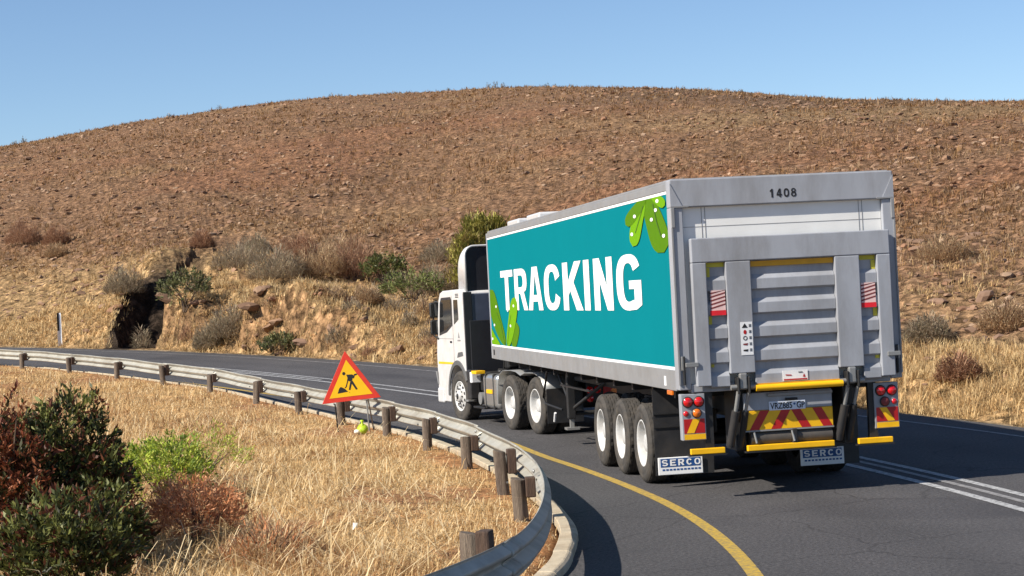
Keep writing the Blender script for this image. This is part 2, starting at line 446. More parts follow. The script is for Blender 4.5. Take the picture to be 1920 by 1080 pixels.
def circ_x(y, R): return CX + np.sqrt(np.maximum(0, R * R - (np.asarray(y, float) - CY) ** 2))
ys = np.concatenate([np.arange(-60, -14, 1.), np.arange(-14, 30, .4), np.arange(30, 75.1, .6)])
u = np.linspace(0, 1, 20)
kx = kerb_x(ys) - .06; ex = circ_x(ys, R_EDGE)
X = kx[:, None] * (1 - u) + ex[:, None] * u
Y = np.repeat(ys[:, None], len(u), 1)
Z = zr(Y)
def grid_faces(a, b):
    i = np.arange(a - 1)[:, None] * b + np.arange(b - 1)[None]
    i = i.ravel(); return np.stack([i, i + 1, i + b + 1, i + b], 1)
road = link('road', np_mesh('road', np.stack([X, Y, Z], -1).reshape(-1, 3), grid_faces(len(ys), len(u)), M_asphalt, True))
tag(road, 'dark grey asphalt road curving left past the truck', kind='structure')

def line_strip(name, R, w, y0, y1, m, dx=None, lift=.005):
    y = np.arange(y0, y1, .4); x = circ_x(y, R) + (dx(y) if dx else 0)
    V = np.concatenate([np.stack([x - w / 2, y, zr(y) + lift], 1), np.stack([x + w / 2, y, zr(y) + lift], 1)])
    n = len(y); i = np.arange(n - 1)
    return link(name, np_mesh(name, V, np.stack([i, i + n, i + n + 1, i + 1], 1), m), road)
near_flare = lambda y: -.0072 * np.maximum(0, 1 - y) ** 2 + .30 * sstep(y, 6, 12) + .3 * sstep(y, 12, 19)
line_strip('edge_line', 81.68, .13, -22, 72, M_yline, near_flare)
line_strip('centre_line', 84.76, .12, -30, 72, M_wline)
line_strip('centre_line', 85.24, .11, -30, 72, M_wline)
line_strip('centre_line', 85.02, .09, -30, 3.5, M_gline)
for y0 in (31, 43, 55): line_strip('centre_line', 85.0, .10, y0, y0 + 6, M_wline)
line_strip('edge_line', 88.22, .09, -30, 72, M_gline)

# kerb of separate stones
kerb = thing('kerb', 'low concrete kerb below the guardrail', None)
tag(kerb, kind='structure')
seg = np.r_[0, np.cumsum(np.linalg.norm(np.diff(KERBC, axis=0), axis=1))]
def along(P, S, s): return np.array([np.interp(s, S, P[:, 0]), np.interp(s, S, P[:, 1])])
kn = 0; s0 = .4
while s0 < seg[-1] - 1.3 and kn < 60:
    L_ = 1.25; mb = MB(); k = 6
    pts = [along(KERBC, seg, s0 + .012 + (L_ - .03) * i / k) for i in range(k + 1)]
    jit = rng.normal(0, .006, 2)
    top = []; vs = []
    for i, q in enumerate(pts):
        d = pts[min(i + 1, k)] - pts[max(i - 1, 0)]; d /= np.linalg.norm(d); nrm = np.array([d[1], -d[0]])
        if nrm[0] < 0: nrm = -nrm
        z = float(zr(q[1]))
        for off, h in ((-.17, -.12), (-.17, .085), (-.035, .085), (.0, .06), (.012, -.12)):
            vs.append((q[0] + nrm[0] * off + jit[0], q[1] + nrm[1] * off, z + h + jit[1]))
    fs = [tuple(range(5)), tuple(range(5 * k, 5 * k + 5))[::-1]]
    for i in range(k):
        for j in range(5): fs.append((i * 5 + j, (i + 1) * 5 + j, (i + 1) * 5 + (j + 1) % 5, i * 5 + (j + 1) % 5))
    mb.add(vs, fs).build('kerb_stone', M_conc, kerb, .008, 1)
    s0 += L_; kn += 1

# ------------------------------------------------------------------ ground sheets
M_far = ground_mat('plain_earth', [((.30, .20, .11), (.38, .26, .14)), ((.26, .17, .09), (.40, .28, .15))], [.02, .4])
gm = MB().add([(-9000, -9000, -4), (9000, -9000, -4), (9000, 9000, -4), (-9000, 9000, -4)], [(0, 1, 2, 3)])
tag(gm.build('ground', M_far), 'dry open ground reaching the horizon', kind='structure')

def tinted_ground(name, bump=.9, bdist=.10, sc=7., clump=0.):
    m = bpy.data.materials.new(name); m.use_nodes = True
    N = m.node_tree.nodes; L = m.node_tree.links; b = N['Principled BSDF']
    b.inputs['Roughness'].default_value = .95; b.inputs['Specular IOR Level'].default_value = .1
    a = N.new('ShaderNodeAttribute'); a.attribute_name = 'tint'
    tc = N.new('ShaderNodeTexCoord')
    prev = a.outputs['Color']
    for s, lo, hi in ((sc * .25, .72, 1.25), (sc, .6, 1.4), (sc * 3.1, .65, 1.35)):
        n = N.new('ShaderNodeTexNoise'); n.inputs['Scale'].default_value = s; n.inputs['Detail'].default_value = 5; n.inputs['Roughness'].default_value = .65
        L.new(tc.outputs['Object'], n.inputs['Vector'])
        r = N.new('ShaderNodeValToRGB'); r.color_ramp.elements[0].position = .33; r.color_ramp.elements[1].position = .67
        r.color_ramp.elements[0].color = (lo, lo, lo * .98, 1); r.color_ramp.elements[1].color = (hi, hi * .98, hi * .95, 1)
        L.new(n.outputs['Fac'], r.inputs[0])
        x = N.new('ShaderNodeMixRGB'); x.blend_type = 'MULTIPLY'; x.inputs[0].default_value = 1
        L.new(prev, x.inputs[1]); L.new(r.outputs[0], x.inputs[2]); prev = x.outputs[0]
    L.new(prev, b.inputs['Base Color'])
    n = N.new('ShaderNodeTexNoise'); n.inputs['Scale'].default_value = sc * .6; n.inputs['Detail'].default_value = 8; n.inputs['Roughness'].default_value = .7
    L.new(tc.outputs['Object'], n.inputs['Vector'])
    if clump:
        # tussocks: clumps with bare darker soil between them
        wv = N.new('ShaderNodeMixRGB'); wv.blend_type = 'ADD'; wv.inputs[0].default_value = .35
        L.new(tc.outputs['Object'], wv.inputs[1]); L.new(n.outputs['Color'], wv.inputs[2])
        vo = N.new('ShaderNodeTexVoronoi'); vo.inputs['Scale'].default_value = clump; L.new(wv.outputs[0], vo.inputs['Vector'])
        rr = N.new('ShaderNodeValToRGB'); rr.color_ramp.elements[0].position = .15; rr.color_ramp.elements[1].position = .75
        rr.color_ramp.elements[0].color = (1.18, 1.15, 1.1, 1); rr.color_ramp.elements[1].color = (.62, .58, .55, 1)
        L.new(vo.outputs['Distance'], rr.inputs[0])
        x = N.new('ShaderNodeMixRGB'); x.blend_type = 'MULTIPLY'; x.inputs[0].default_value = .55
        L.new(prev, x.inputs[1]); L.new(rr.outputs[0], x.inputs[2]); L.new(x.outputs[0], b.inputs['Base Color'])
        b2 = N.new('ShaderNodeBump'); b2.invert = True; b2.inputs['Strength'].default_value = 1.0; b2.inputs['Distance'].default_value = .32
        L.new(vo.outputs['Distance'], b2.inputs['Height'])
    bp = N.new('ShaderNodeBump'); bp.inputs['Strength'].default_value = bump; bp.inputs['Distance'].default_value = bdist
    L.new(n.outputs['Fac'], bp.inputs['Height']); L.new(bp.outputs[0], b.inputs['Normal'])
    if clump: L.new(b2.outputs[0], bp.inputs['Normal'])
    return m
M_hill = tinted_ground('stony_hillside', 1.0, .3, 3.4, 2.3)
M_field = tinted_ground('straw_covered_earth', .8, .06, 9.)

# hillside: rows run outwards from the road edge, columns fan out along the bend
A0 = .1535
def px_al(px): return A0 + math.atan((px - 960) / 3600)
al = np.concatenate([np.linspace(-1.35, px_al(-120), 70), np.linspace(px_al(-120), px_al(185), 90)[1:], np.linspace(px_al(185), px_al(470), 260)[1:],
                     np.linspace(px_al(470), px_al(2040), 400)[1:], np.linspace(px_al(2040), 1.3, 60)[1:]])
nn = np.concatenate([[-.25, 0.], np.arange(.15, 14, .17), 14 * (310 / 14) ** (np.linspace(0, 1, 130))])
re = r_edge(al)
RR = re[None] + nn[:, None]
HX = CAM[0] + RR * np.sin(al)[None]; HY = CAM[1] + RR * np.cos(al)[None]
HZ = hill_z(HX, HY)
HZ[0] = zr(HY[0]) - .1; HZ[1] = zr(HY[1]) - .012
def lerp(a, b, t): return a * (1 - t[..., None]) + b * t[..., None]
C_GRAV = np.array((.40, .32, .22)); C_STRAW = np.array((.46, .315, .17)); C_BROWN = np.array((.295, .182, .114)); C_RED = np.array((.305, .165, .10)); C_GREYB = np.array((.18, .128, .095)); C_EARTH = np.array((.32, .195, .11)); C_TRENCH_SHADE = np.array((.060, .045, .036))
def hill_tint(x, y, z=None):
    dx, dy = x - CAM[0], y - CAM[1]; a_ = np.arctan2(dx, dy); r = np.hypot(dx, dy); n = r - r_edge(a_)
    ws = np.interp(a_, [-.1, .1, .3, .42], [20, 16, 9, 9])           # breadth of the straw belt by the road
    q = n + ws * .7 * fbm(x * .12, y * .12, 31, 4)
    c = lerp(np.broadcast_to(C_STRAW, x.shape + (3,)), C_BROWN, sstep(q, ws * .7, ws * 1.5))
    c = lerp(c, C_RED, .8 * sstep(fbm(x * .06, y * .09, 33, 4), .02, .4) * sstep(n, 10, 25))
    c = lerp(c, C_STRAW * .85, .35 * sstep(fbm(x * .09, y * .14, 35, 4), .15, .5))
    c = lerp(c, np.array((.36, .25, .145)), .75 * sstep(fbm(x * .016, y * .022, 38, 4), -.02, .35) * sstep(n, 12, 30))
    c = lerp(c, C_GREYB, .8 * sstep(n, 70, 120) * sstep(a_ + .1 * fbm(x * .05, y * .05, 36, 3), .19, .27) * (1 - sstep(a_, .34, .42)))
    c = lerp(c, C_GRAV, 1 - sstep(n + .5 * fbm(x * 1.5, y * 1.5, 37, 3), .3, 1.1))
    return c
HT = hill_tint(HX, HY)
gz = np.gradient(HZ, axis=0) / np.maximum(.05, np.gradient(RR, axis=0)); gx = np.gradient(HZ, axis=1) / np.maximum(.01, np.gradient(al)[None] * RR)
st = sstep(np.hypot(gz, gx), .75, 1.6)
HT = lerp(HT, C_EARTH, st * .85)
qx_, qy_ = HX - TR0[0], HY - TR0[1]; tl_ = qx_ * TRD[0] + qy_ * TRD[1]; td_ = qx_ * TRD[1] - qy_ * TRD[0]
HT = lerp(HT, C_TRENCH_SHADE, sstep(tl_, -.6, .4) * (1 - sstep(tl_, 6, 16)) * (1 - sstep(np.abs(td_ + .3), 1.05, 1.4)))      # dark rock colour, deepened to paint in the trench's shade
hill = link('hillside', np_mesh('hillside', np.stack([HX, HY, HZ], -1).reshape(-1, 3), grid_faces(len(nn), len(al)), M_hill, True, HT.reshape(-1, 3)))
tag(hill, 'dry brown stony hillside rising behind the road', kind='structure')

# field inside the bend
fy = np.concatenate([np.arange(-60, -12, 1.2), np.arange(-12, 45, .3), np.arange(45, 75, .8)])
fd = np.concatenate([[.15, .2], np.arange(.3, 12, .3), np.linspace(12, 70, 25)])
FX = kerb_x(fy)[:, None] - fd[None]; FY = np.repeat(fy[:, None], len(fd), 1)
FZ = field_z(FX, FY); FZ[:, 0] = zr(fy) - .15
FT = lerp(np.broadcast_to(np.array((.42, .275, .135)), FX.shape + (3,)), np.array((.27, .145, .075)), sstep(fbm(FX * .7, FY * .55, 59, 4), .02, .3))
FT = lerp(FT, np.array((.36, .18, .08)), (1 - sstep(fd, .3, .9))[None] * np.ones_like(FX))
field = link('field', np_mesh('field', np.stack([FX, FY, FZ], -1).reshape(-1, 3), grid_faces(len(fy), len(fd)), M_field, True, FT.reshape(-1, 3)))
tag(field, 'dry grassy verge inside the bend', kind='structure')

# ------------------------------------------------------------------ grass
def blades(B, h, w, az, lean, col, mid=.55):
    """n curved blades, three triangles each"""
    n = len(B)
    dx = np.cos(az); dy = np.sin(az)
    sd = np.stack([-dy, dx, np.zeros(n)], 1) * (w / 2)[:, None]
    out = np.stack([dx * np.sin(lean), dy * np.sin(lean), np.cos(lean)], 1)
    l2 = np.minimum(lean * 1.9 + .15, 1.75)
    out2 = np.stack([dx * np.sin(l2), dy * np.sin(l2), np.cos(l2)], 1)
    m = B + out * (h * mid)[:, None]; t = m + out2 * (h * (1 - mid))[:, None]
    V = np.stack([B - sd, B + sd, m - sd * .75, m + sd * .75, t], 1).reshape(-1, 3)
    o = np.arange(n)[:, None] * 5
    F = np.concatenate([o + [0, 1, 3], o + [0, 3, 2], o + [2, 3, 4]], 1).reshape(-1, 3)
    return V, F, np.repeat(col, 5, 0)
FWD = np.array([.1529, .9882]); RGT = np.array([.9882, -.1529])
STRAWS = np.array([(.66, .49, .26), (.60, .42, .205), (.50, .325, .15), (.74, .60, .37), (.40, .225, .105)])
def field_grass(N):
    D = 13.5 * np.exp(rng.random(N) * math.log(66 / 13.5)); lat = (rng.random(N) * .40 - .36) * D
    P = CAM[:2] + D[:, None] * FWD + lat[:, None] * RGT
    k = kerb_x(P[:, 1]); keep = (P[:, 0] < k - .17 - .12 * rng.random(N) ** 2) & (rng.random(N) < np.clip((k - P[:, 0]) / .9, .25, 1))
    bare = fbm(P[:, 0] * .7, P[:, 1] * .55, 59, 4); keep &= rng.random(N) > .8 * sstep(bare, .08, .34)
    P = P[keep]; D = D[keep]; n = len(P)
    B = np.c_[P, field_z(P[:, 0], P[:, 1]) - .01]
    patch = fbm(P[:, 0] * .45, P[:, 1] * .45, 51, 3)
    d = k[keep] - P[:, 0]
    flat = rng.random(n) < .62
    h = (.10 + .22 * rng.random(n) ** 1.8) * (1 + .8 * np.clip(patch, -.6, .8)) * np.interp(d, [.3, 1.5, 4], [.45, .75, 1.15])
    h = np.where(rng.random(n) < .012, h * 2.0, h)
    w = (.006 + .006 * rng.random(n)) * np.interp(D, [14, 30, 60], [.9, 1.5, 2.6])
    lean = np.where(flat, .9 + .55 * rng.random(n), .15 + .75 * rng.random(n))
    az = rng.random(n) * 6.283
    ci = np.clip((rng.random(n) * 3.2 - .4 * patch * 3), 0, 4).astype(int)
    brown = sstep(fbm(P[:, 0] * .9, P[:, 1] * .6, 57, 4), -.05, .33) * np.interp(d, [.4, 1.2], [.2, 1])
    ci = np.where(rng.random(n) < brown * .7, 4 - (rng.random(n) < .4) * 2, ci)
    ci = np.where(rng.random(n) < .10, 3, ci)
    c = STRAWS[ci] * (.8 + .4 * rng.random(n))[:, None]
    gold = sstep(-patch, .1, .5)[:, None]
    return blades(B, h, w, az, lean, c)
def long_straws(N):
    D = 14.5 * np.exp(rng.random(N) * math.log(40 / 14.5)); lat = (rng.random(N) * .34 - .30) * D
    P = CAM[:2] + D[:, None] * FWD + lat[:, None] * RGT
    P = P[P[:, 0] < kerb_x(P[:, 1]) - 1.0]; n = len(P)
    B = np.c_[P, field_z(P[:, 0], P[:, 1]) + .05 + .12 * rng.random(n)]
    return blades(B, .35 + .5 * rng.random(n), .006 + .006 * rng.random(n), rng.random(n) * 6.283, .7 + .75 * rng.random(n), STRAWS[rng.choice([0, 3], n)] * (.95 + .25 * rng.random(n))[:, None])
V, F, c = field_grass(380000)
V2, F2, c2 = long_straws(2600)
F = np.concatenate([F, F2 + len(V)]); V = np.concatenate([V, V2]); c = np.concatenate([c, c2])
gr = link('dry_grass', np_mesh('dry_grass', V, F, M_grass, False, c))
tag(gr, 'matted straw-coloured dry grass covering the verge inside the bend', 'grass', kind='stuff')

def hill_points(N, n0, n1, pw=1., a0=-.14, a1=.45):
    a_ = a0 + (a1 - a0) * rng.random(N); n = n0 + (n1 - n0) * rng.random(N) ** pw
    r = r_edge(a_) + n
    x = CAM[0] + r * np.sin(a_); y = CAM[1] + r * np.cos(a_)
    return x, y, n, r, a_
def in_trench(x, y):
    qx, qy = x - TR0[0], y - TR0[1]; l = qx * TRD[0] + qy * TRD[1]; d = qx * TRD[1] - qy * TRD[0]
    return (l > -3) & (l < 26) & (np.abs(d) < 1.25)
def hill_grass(N, n0, n1, pw, per, h0, h1, dens):
    x, y, n, r, a_ = hill_points(N, n0, n1, pw)
    ok = (rng.random(len(x)) < dens(x, y, n)) & ~in_trench(x, y)
    x, y, n, r = x[ok], y[ok], n[ok], r[ok]
    z = hill_z(x, y) - .02
    m = len(x)
    hh = (h0 + (h1 - h0) * rng.random(m) ** 1.7)
    ci = np.clip(rng.random(m) * 2.6 + 1.2 * sstep(n, 12, 30), 0, 4).astype(int)
    c = STRAWS[ci] * (.75 + .4 * rng.random(m))[:, None]
    c = c * lerp(np.ones((m, 3)), np.array((.52, .43, .40)), sstep(n, 12, 32))
    B = np.repeat(np.stack([x, y, z], 1), per, 0); k = len(B)
    B[:, :2] += rng.normal(0, .07, (k, 2)) * np.repeat(hh / .3, per)[:, None]
    h = np.repeat(hh, per) * (.6 + .6 * rng.random(k)); w = (.013 + .02 * rng.random(k)) * np.repeat(np.interp(r, [30, 60, 150], [.55, 1.1, 2.6]), per)
    return blades(B, h, w, rng.random(k) * 6.283, .15 + .75 * rng.random(k), np.repeat(c, per, 0) * (.85 + .3 * rng.random(k))[:, None])
parts = [hill_grass(15000, .5, 9, 1.1, 7, .10, .42, lambda x, y, n: np.clip(.25 + .9 * sstep(n, .6, 2.2) + fbm(x * .5, y * .5, 61, 3), 0, 1)),
         hill_grass(16000, 6, 40, 1.2, 6, .10, .45, lambda x, y, n: np.clip(.5 + 1.6 * fbm(x * .25, y * .25, 62, 3), 0, 1)),
         hill_grass(34000, 24, 175, 1.0, 4, .12, .46, lambda x, y, n: np.clip(.62 + 1.5 * fbm(x * .12, y * .12, 63, 3), 0, 1))]
o = 0; Vs, Fs, Cs = [], [], []
for V, F, c in parts: Vs.append(V); Fs.append(F + o); Cs.append(c); o += len(V)
hg = link('hillside_grass', np_mesh('hillside_grass', np.concatenate(Vs), np.concatenate(Fs), M_grass, False, np.concatenate(Cs)))
tag(hg, 'sparse dry grass tufts over the hillside', 'grass', kind='stuff')

# ------------------------------------------------------------------ rocks
def ico(sub):
    bm = bmesh.new(); bmesh.ops.create_icosphere(bm, subdivisions=sub, radius=1)
    V = np.array([v.co[:] for v in bm.verts]); F = np.array([[v.index for v in f.verts] for f in bm.faces]); bm.free(); return V, F
I1, IF1 = ico(1); I2, IF2 = ico(2)
ROCKC = np.array([(.24, .145, .09), (.27, .17, .108), (.21, .125, .08), (.18, .112, .076), (.31, .21, .14), (.23, .125, .075)])
def rock_stuff(N):
    x, y, n, r, a_ = hill_points(N, 1.2, 150, 1.15)
    dens = np.interp(n, [1, 6, 14, 150], [.12, .3, .9, 1.]) * np.clip(.7 + 1.2 * fbm(x * .15, y * .15, 71, 3), .1, 1)
    ok = (rng.random(N) < dens) & ~in_trench(x, y); x, y, n, r = x[ok], y[ok], n[ok], r[ok]; m = len(x)
    s = (.04 + .12 * rng.random(m) ** 3.5) * np.interp(r, [30, 80, 160], [.7, 1.0, 1.15])
    z = hill_z(x, y) + s * .12
    V = I1[None] * (1 + .35 * rng.standard_normal((m, len(I1), 1)).clip(-1.3, 1.3))
    V = V * np.stack([1.1 + .8 * rng.random(m), .8 + .5 * rng.random(m), .42 + .4 * rng.random(m)], 1)[:, None, :]
    t = rng.random(m) * 6.283; cs, sn = np.cos(t)[:, None], np.sin(t)[:, None]
    X_ = V[..., 0] * cs - V[..., 1] * sn; Y_ = V[..., 0] * sn + V[..., 1] * cs
    V = np.stack([X_, Y_, V[..., 2]], -1) * s[:, None, None] + np.stack([x, y, z], 1)[:, None]
    F = IF1[None] + (np.arange(m) * len(I1))[:, None, None]
    c = ROCKC[(rng.random(m) ** 1.3 * 6).astype(int)] * (.75 + .45 * rng.random(m))[:, None]
    return V.reshape(-1, 3), F.reshape(-1, 3), np.repeat(c, len(I1), 0)
V, F, c = rock_stuff(27000)
tag(link('hillside_stones', np_mesh('hillside_stones', V, F, M_stone, False, c)), 'small brown stones strewn all over the hillside', 'stones', kind='stuff')

rock_meshes = []
for k in range(10):
    V = I2 * (1 + .16 * rng.standard_normal((len(I2), 1)))
    for _ in range(7):                                   # knock flat facets off the stone
        d = rng.standard_normal(3); d /= np.linalg.norm(d); q = V @ d; lim = .5 + .3 * rng.random()
        V = V - np.maximum(0, q - lim)[:, None] * d
    V = V * np.array([1.25, .9, .55 + .2 * rng.random()])
    rock_meshes.append(np_mesh('rock', V, IF2, M_stone, False, np.broadcast_to(ROCKC[k % 6] * (.85 + .35 * rng.random()), V.shape)))
    rock_meshes[-1]['hue'] = k % 6
HUES = ['brown', 'tan', 'dark brown', 'grey-brown', 'pale', 'reddish']
ZONES = [('the slope to the right of the truck', 'rocks on the slope right of the truck', .335, .44, 6, 60, 120, .07, .27),
         ('the hillside above the trailer roof', 'rocks on the slope above the trailer', .17, .335, 30, 90, 70, .10, .30),
         ('the open hillside left of the truck', 'rocks on the hillside left of the truck', -.10, .15, 12, 75, 100, .09, .28)]
for lab, grp, a0, a1, n0, n1, cnt, s0, s1 in ZONES:
    x, y, n, r, a_ = hill_points(cnt * 3, n0, n1, 1.1, a0, a1)
    ok = ~in_trench(x, y); x, y, n, r = x[ok][:cnt], y[ok][:cnt], n[ok][:cnt], r[ok][:cnt]
    z = hill_z(x, y)
    for i in range(len(x)):
        s = s0 + (s1 - s0) * rng.random() ** 2.8
        o = bpy.data.objects.new('rock', rock_meshes[int(rng.integers(10))]); COL.objects.link(o)
        o.location = (x[i], y[i], z[i] + s * .15); o.scale = (s * (1 + .5 * rng.random()), s, s * (.8 + .4 * rng.random()))
        o.rotation_euler = (rng.normal(0, .2), rng.normal(0, .2), rng.random() * 6.28)
        k_ = int(o.data.get('hue', 0)); sw = 'large' if s > s0 + .45 * (s1 - s0) else 'medium-sized' if s > s0 + .12 * (s1 - s0) else 'small'
        hw_ = 'low on' if n[i] < n0 + .3 * (n1 - n0) else 'halfway up' if n[i] < n0 + .65 * (n1 - n0) else 'high on'
        tag(o, f'{sw} {HUES[k_]} rock {hw_} {lab}', 'rock', grp)

# ------------------------------------------------------------------ shrubs and trees
def shrub(name, label, cat, pos, rx, h, nleaf, ls, cols, group=None, stems=7, droop=0., cluster=.22, skirt=.1, seed=0, seat=None, part='crown', thin=1., kind=None):
    rg = np.random.default_rng(seed + 1000)
    t = thing(name, label, cat, pos, 0, group)
    mb = MB(); tips = []
    for i in range(stems):
        a = rg.random() * 6.283; rr = rx * (.25 + .7 * rg.random()); hh = h * (.55 + .4 * rg.random())
        p1 = (rr * .35 * math.cos(a), rr * .35 * math.sin(a), hh * .45); p2 = (rr * math.cos(a + .3), rr * math.sin(a + .3), hh)
        mb.tube([(rg.normal(0, .03), rg.normal(0, .03), -.08), p1, p2], [.022 * h + .006, .012 * h + .004, .004], 5, False)
    mb.build('stem', M_bark, t)
    nc = max(8, int(nleaf / 16))
    d = rg.standard_normal((nc, 3)); d[:, 2] = np.abs(d[:, 2]) - .25; d /= np.linalg.norm(d, axis=1)[:, None]
    rad = .45 + .55 * rg.random(nc) ** .6
    lump = 1 + .22 * np.sin(d[:, 0] * 5 + seed) * np.cos(d[:, 1] * 4 - seed)
    cc = d * rad[:, None] * lump[:, None] * np.array([rx, rx, h * .52]) + np.array([0, 0, h * (.46 + skirt)])
    cc[:, 2] = np.maximum(cc[:, 2], .06)
    k = rg.integers(0, nc, nleaf)
    tw = d * np.array([1, 1, .7]) + rg.normal(0, .45, (nc, 3)) + np.array([0, 0, .45]); tw /= np.linalg.norm(tw, axis=1)[:, None]
    f_ = rg.random(nleaf); P = cc[k] + tw[k] * (f_ * cluster * 1.5 * rx)[:, None] + rg.standard_normal((nleaf, 3)) * cluster * rx * .16
    P[:, 2] = np.maximum(P[:, 2], .02)
    az = rg.random(nleaf) * 6.283; el = rg.normal(.35 - droop, .6, nleaf)
    ax = np.stack([np.cos(az) * np.cos(el), np.sin(az) * np.cos(el), np.sin(el)], 1) * .8 + tw[k] * .75
    ax /= np.linalg.norm(ax, axis=1)[:, None]
    sd = np.cross(ax, rg.standard_normal((nleaf, 3))); sd /= np.linalg.norm(sd, axis=1)[:, None] + 1e-6
    L_ = ls * (.55 + 1.0 * rg.random(nleaf)) * (.8 + .5 * rg.random(nc))[k]; W_ = L_ * .36 * thin
    V = np.stack([P, P + ax * (L_ * .45)[:, None] + sd * (W_ / 2)[:, None], P + ax * L_[:, None], P + ax * (L_ * .45)[:, None] - sd * (W_ / 2)[:, None]], 1).reshape(-1, 3)
    F = np.arange(nleaf * 4).reshape(-1, 4)
    cols = np.array(cols); cs = cols[rg.integers(0, len(cols), nc)][k]
    mixr = rg.random(nleaf) < .3; cs = np.where(mixr[:, None], cols[rg.integers(0, len(cols), nleaf)], cs)
    cs = cs * (.7 + .6 * rg.random(nleaf))[:, None]
    me = np_mesh(part, V, F, M_leaf, False, np.repeat(cs, 4, 0))
    link(part, me, t)
    return t
def twig_bush(name, label, cat, pos, rx, h, n, cols, group=None, seed=0, w=.012):
    """leafless bush: fine twigs fanning out from the root"""
    rg = np.random.default_rng(seed + 5000)
    t = thing(name, label, cat, pos, 0, group)
    mb = MB()
    for i in range(6):
        a = rg.random() * 6.283; rr = rx * (.4 + .5 * rg.random())
        mb.tube([(0, 0, -.06), (rr * .4 * math.cos(a), rr * .4 * math.sin(a), h * .4), (rr * math.cos(a), rr * math.sin(a), h * .8)], [.02, .012, .004], 4, False)
    mb.build('stem', M_bark, t)
    a = rg.random(n) * 6.283; rr = rx * np.sqrt(rg.random(n)); f = np.sqrt(np.maximum(0, 1 - (rr / rx) ** 2))
    lump = 1 + .3 * np.sin(a * 3 + seed) 
    z0 = h * .85 * f * rg.random(n) ** .8 * lump
    B = np.stack([rr * np.cos(a), rr * np.sin(a), z0], 1)
    c = np.array(cols)[rg.integers(0, len(cols), n)] * (.7 + .6 * rg.random(n))[:, None]
    V, F, cc = blades(B, h * (.18 + .28 * rg.random(n)), np.full(n, w) * (.6 + .8 * rg.random(n)), a + rg.normal(0, .9, n), np.clip(.2 + .7 * rg.random(n) + .3 * rr / rx, 0, 1.4), c)
    link('twigs', np_mesh('twigs', V, F, M_grass, False, cc), t)
    return t
def at(x, y, dz=-.03): return (x, y, float(hill_z(np.array([x]), np.array([y]))[0]) + dz)
def atf(x, y): return (x, y, float(field_z(np.array([x]), np.array([y]))[0]) - .03)
DKG = [(.045, .052, .016), (.065, .075, .020), (.10, .11, .030), (.17, .18, .05), (.03, .032, .013)]
RST = [(.16, .045, .022), (.24, .07, .03), (.10, .035, .02), (.05, .05, .02), (.30, .11, .05)]
GRN = [(.30, .36, .04), (.40, .48, .06), (.20, .28, .04), (.46, .48, .09), (.14, .20, .04)]
GREY = [(.40, .31, .21), (.31, .24, .165), (.46, .37, .26), (.26, .21, .15), (.36, .31, .20)]
TAN = [(.52, .37, .22), (.42, .28, .16), (.6, .45, .27), (.34, .22, .14)]
RUSTB = [(.42, .25, .15), (.36, .20, .12), (.48, .30, .19), (.30, .17, .11)]
OLIVE = [(.12, .13, .05), (.16, .17, .065), (.09, .10, .045), (.22, .20, .085), (.2, .16, .1)]
FRUST = [(.66, .31, .15), (.58, .25, .11), (.74, .40, .21), (.46, .20, .09)]
shrub('leafy_shrub', 'large dark green leafy shrub at the lower left corner', 'shrub', atf(-8.0, -2.0), .70, 1.64, 15000, .062, DKG + [(.11, .04, .022), (.16, .06, .03), (.22, .22, .06)], stems=12, cluster=.17, skirt=-.02, seed=3)
shrub('leafy_shrub', 'tall shrub with rusty red leaves at the left edge of the photo', 'shrub', atf(-8.36, -2.75), .40, 1.62, 7500, .055, RST, stems=9, cluster=.24, skirt=-.02, seed=4)
shrub('leafy_shrub', 'low dark shrub with a few orange leaves beside the rusty brush', 'shrub', atf(-7.52, -3.2), .40, .92, 6000, .055, DKG[:4] + [(.14, .05, .025)], stems=7, cluster=.2, skirt=-.03, seed=5)
shrub('leafy_shrub', 'bright yellow-green shrub in the dry grass', 'shrub', atf(-7.15, 3.4), .62, .82, 8000, .045, GRN, stems=9, cluster=.18, skirt=-.02, seed=6)
shrub('leafy_shrub', 'thin pale green shrub right of the bright yellow-green one', 'shrub', atf(-6.72, 5.6), .62, .60, 2600, .045, GRN[:3] + [(.40, .30, .13)], stems=8, cluster=.28, seed=7, thin=.6)
shrub('dead_brush', 'rusty orange dead brush in the dry grass below the green shrub', 'shrub', atf(-6.70, -1.5), .48, .70, 9000, .042, FRUST, stems=14, cluster=.2, skirt=-.06, seed=8, thin=.6)
twig_bush('dead_brush', 'brown dead brush low in the grass at the bottom of the photo', 'shrub', atf(-6.0, -2.9), .5, .42, 1900, FRUST[:2] + TAN, seed=9, w=.01)

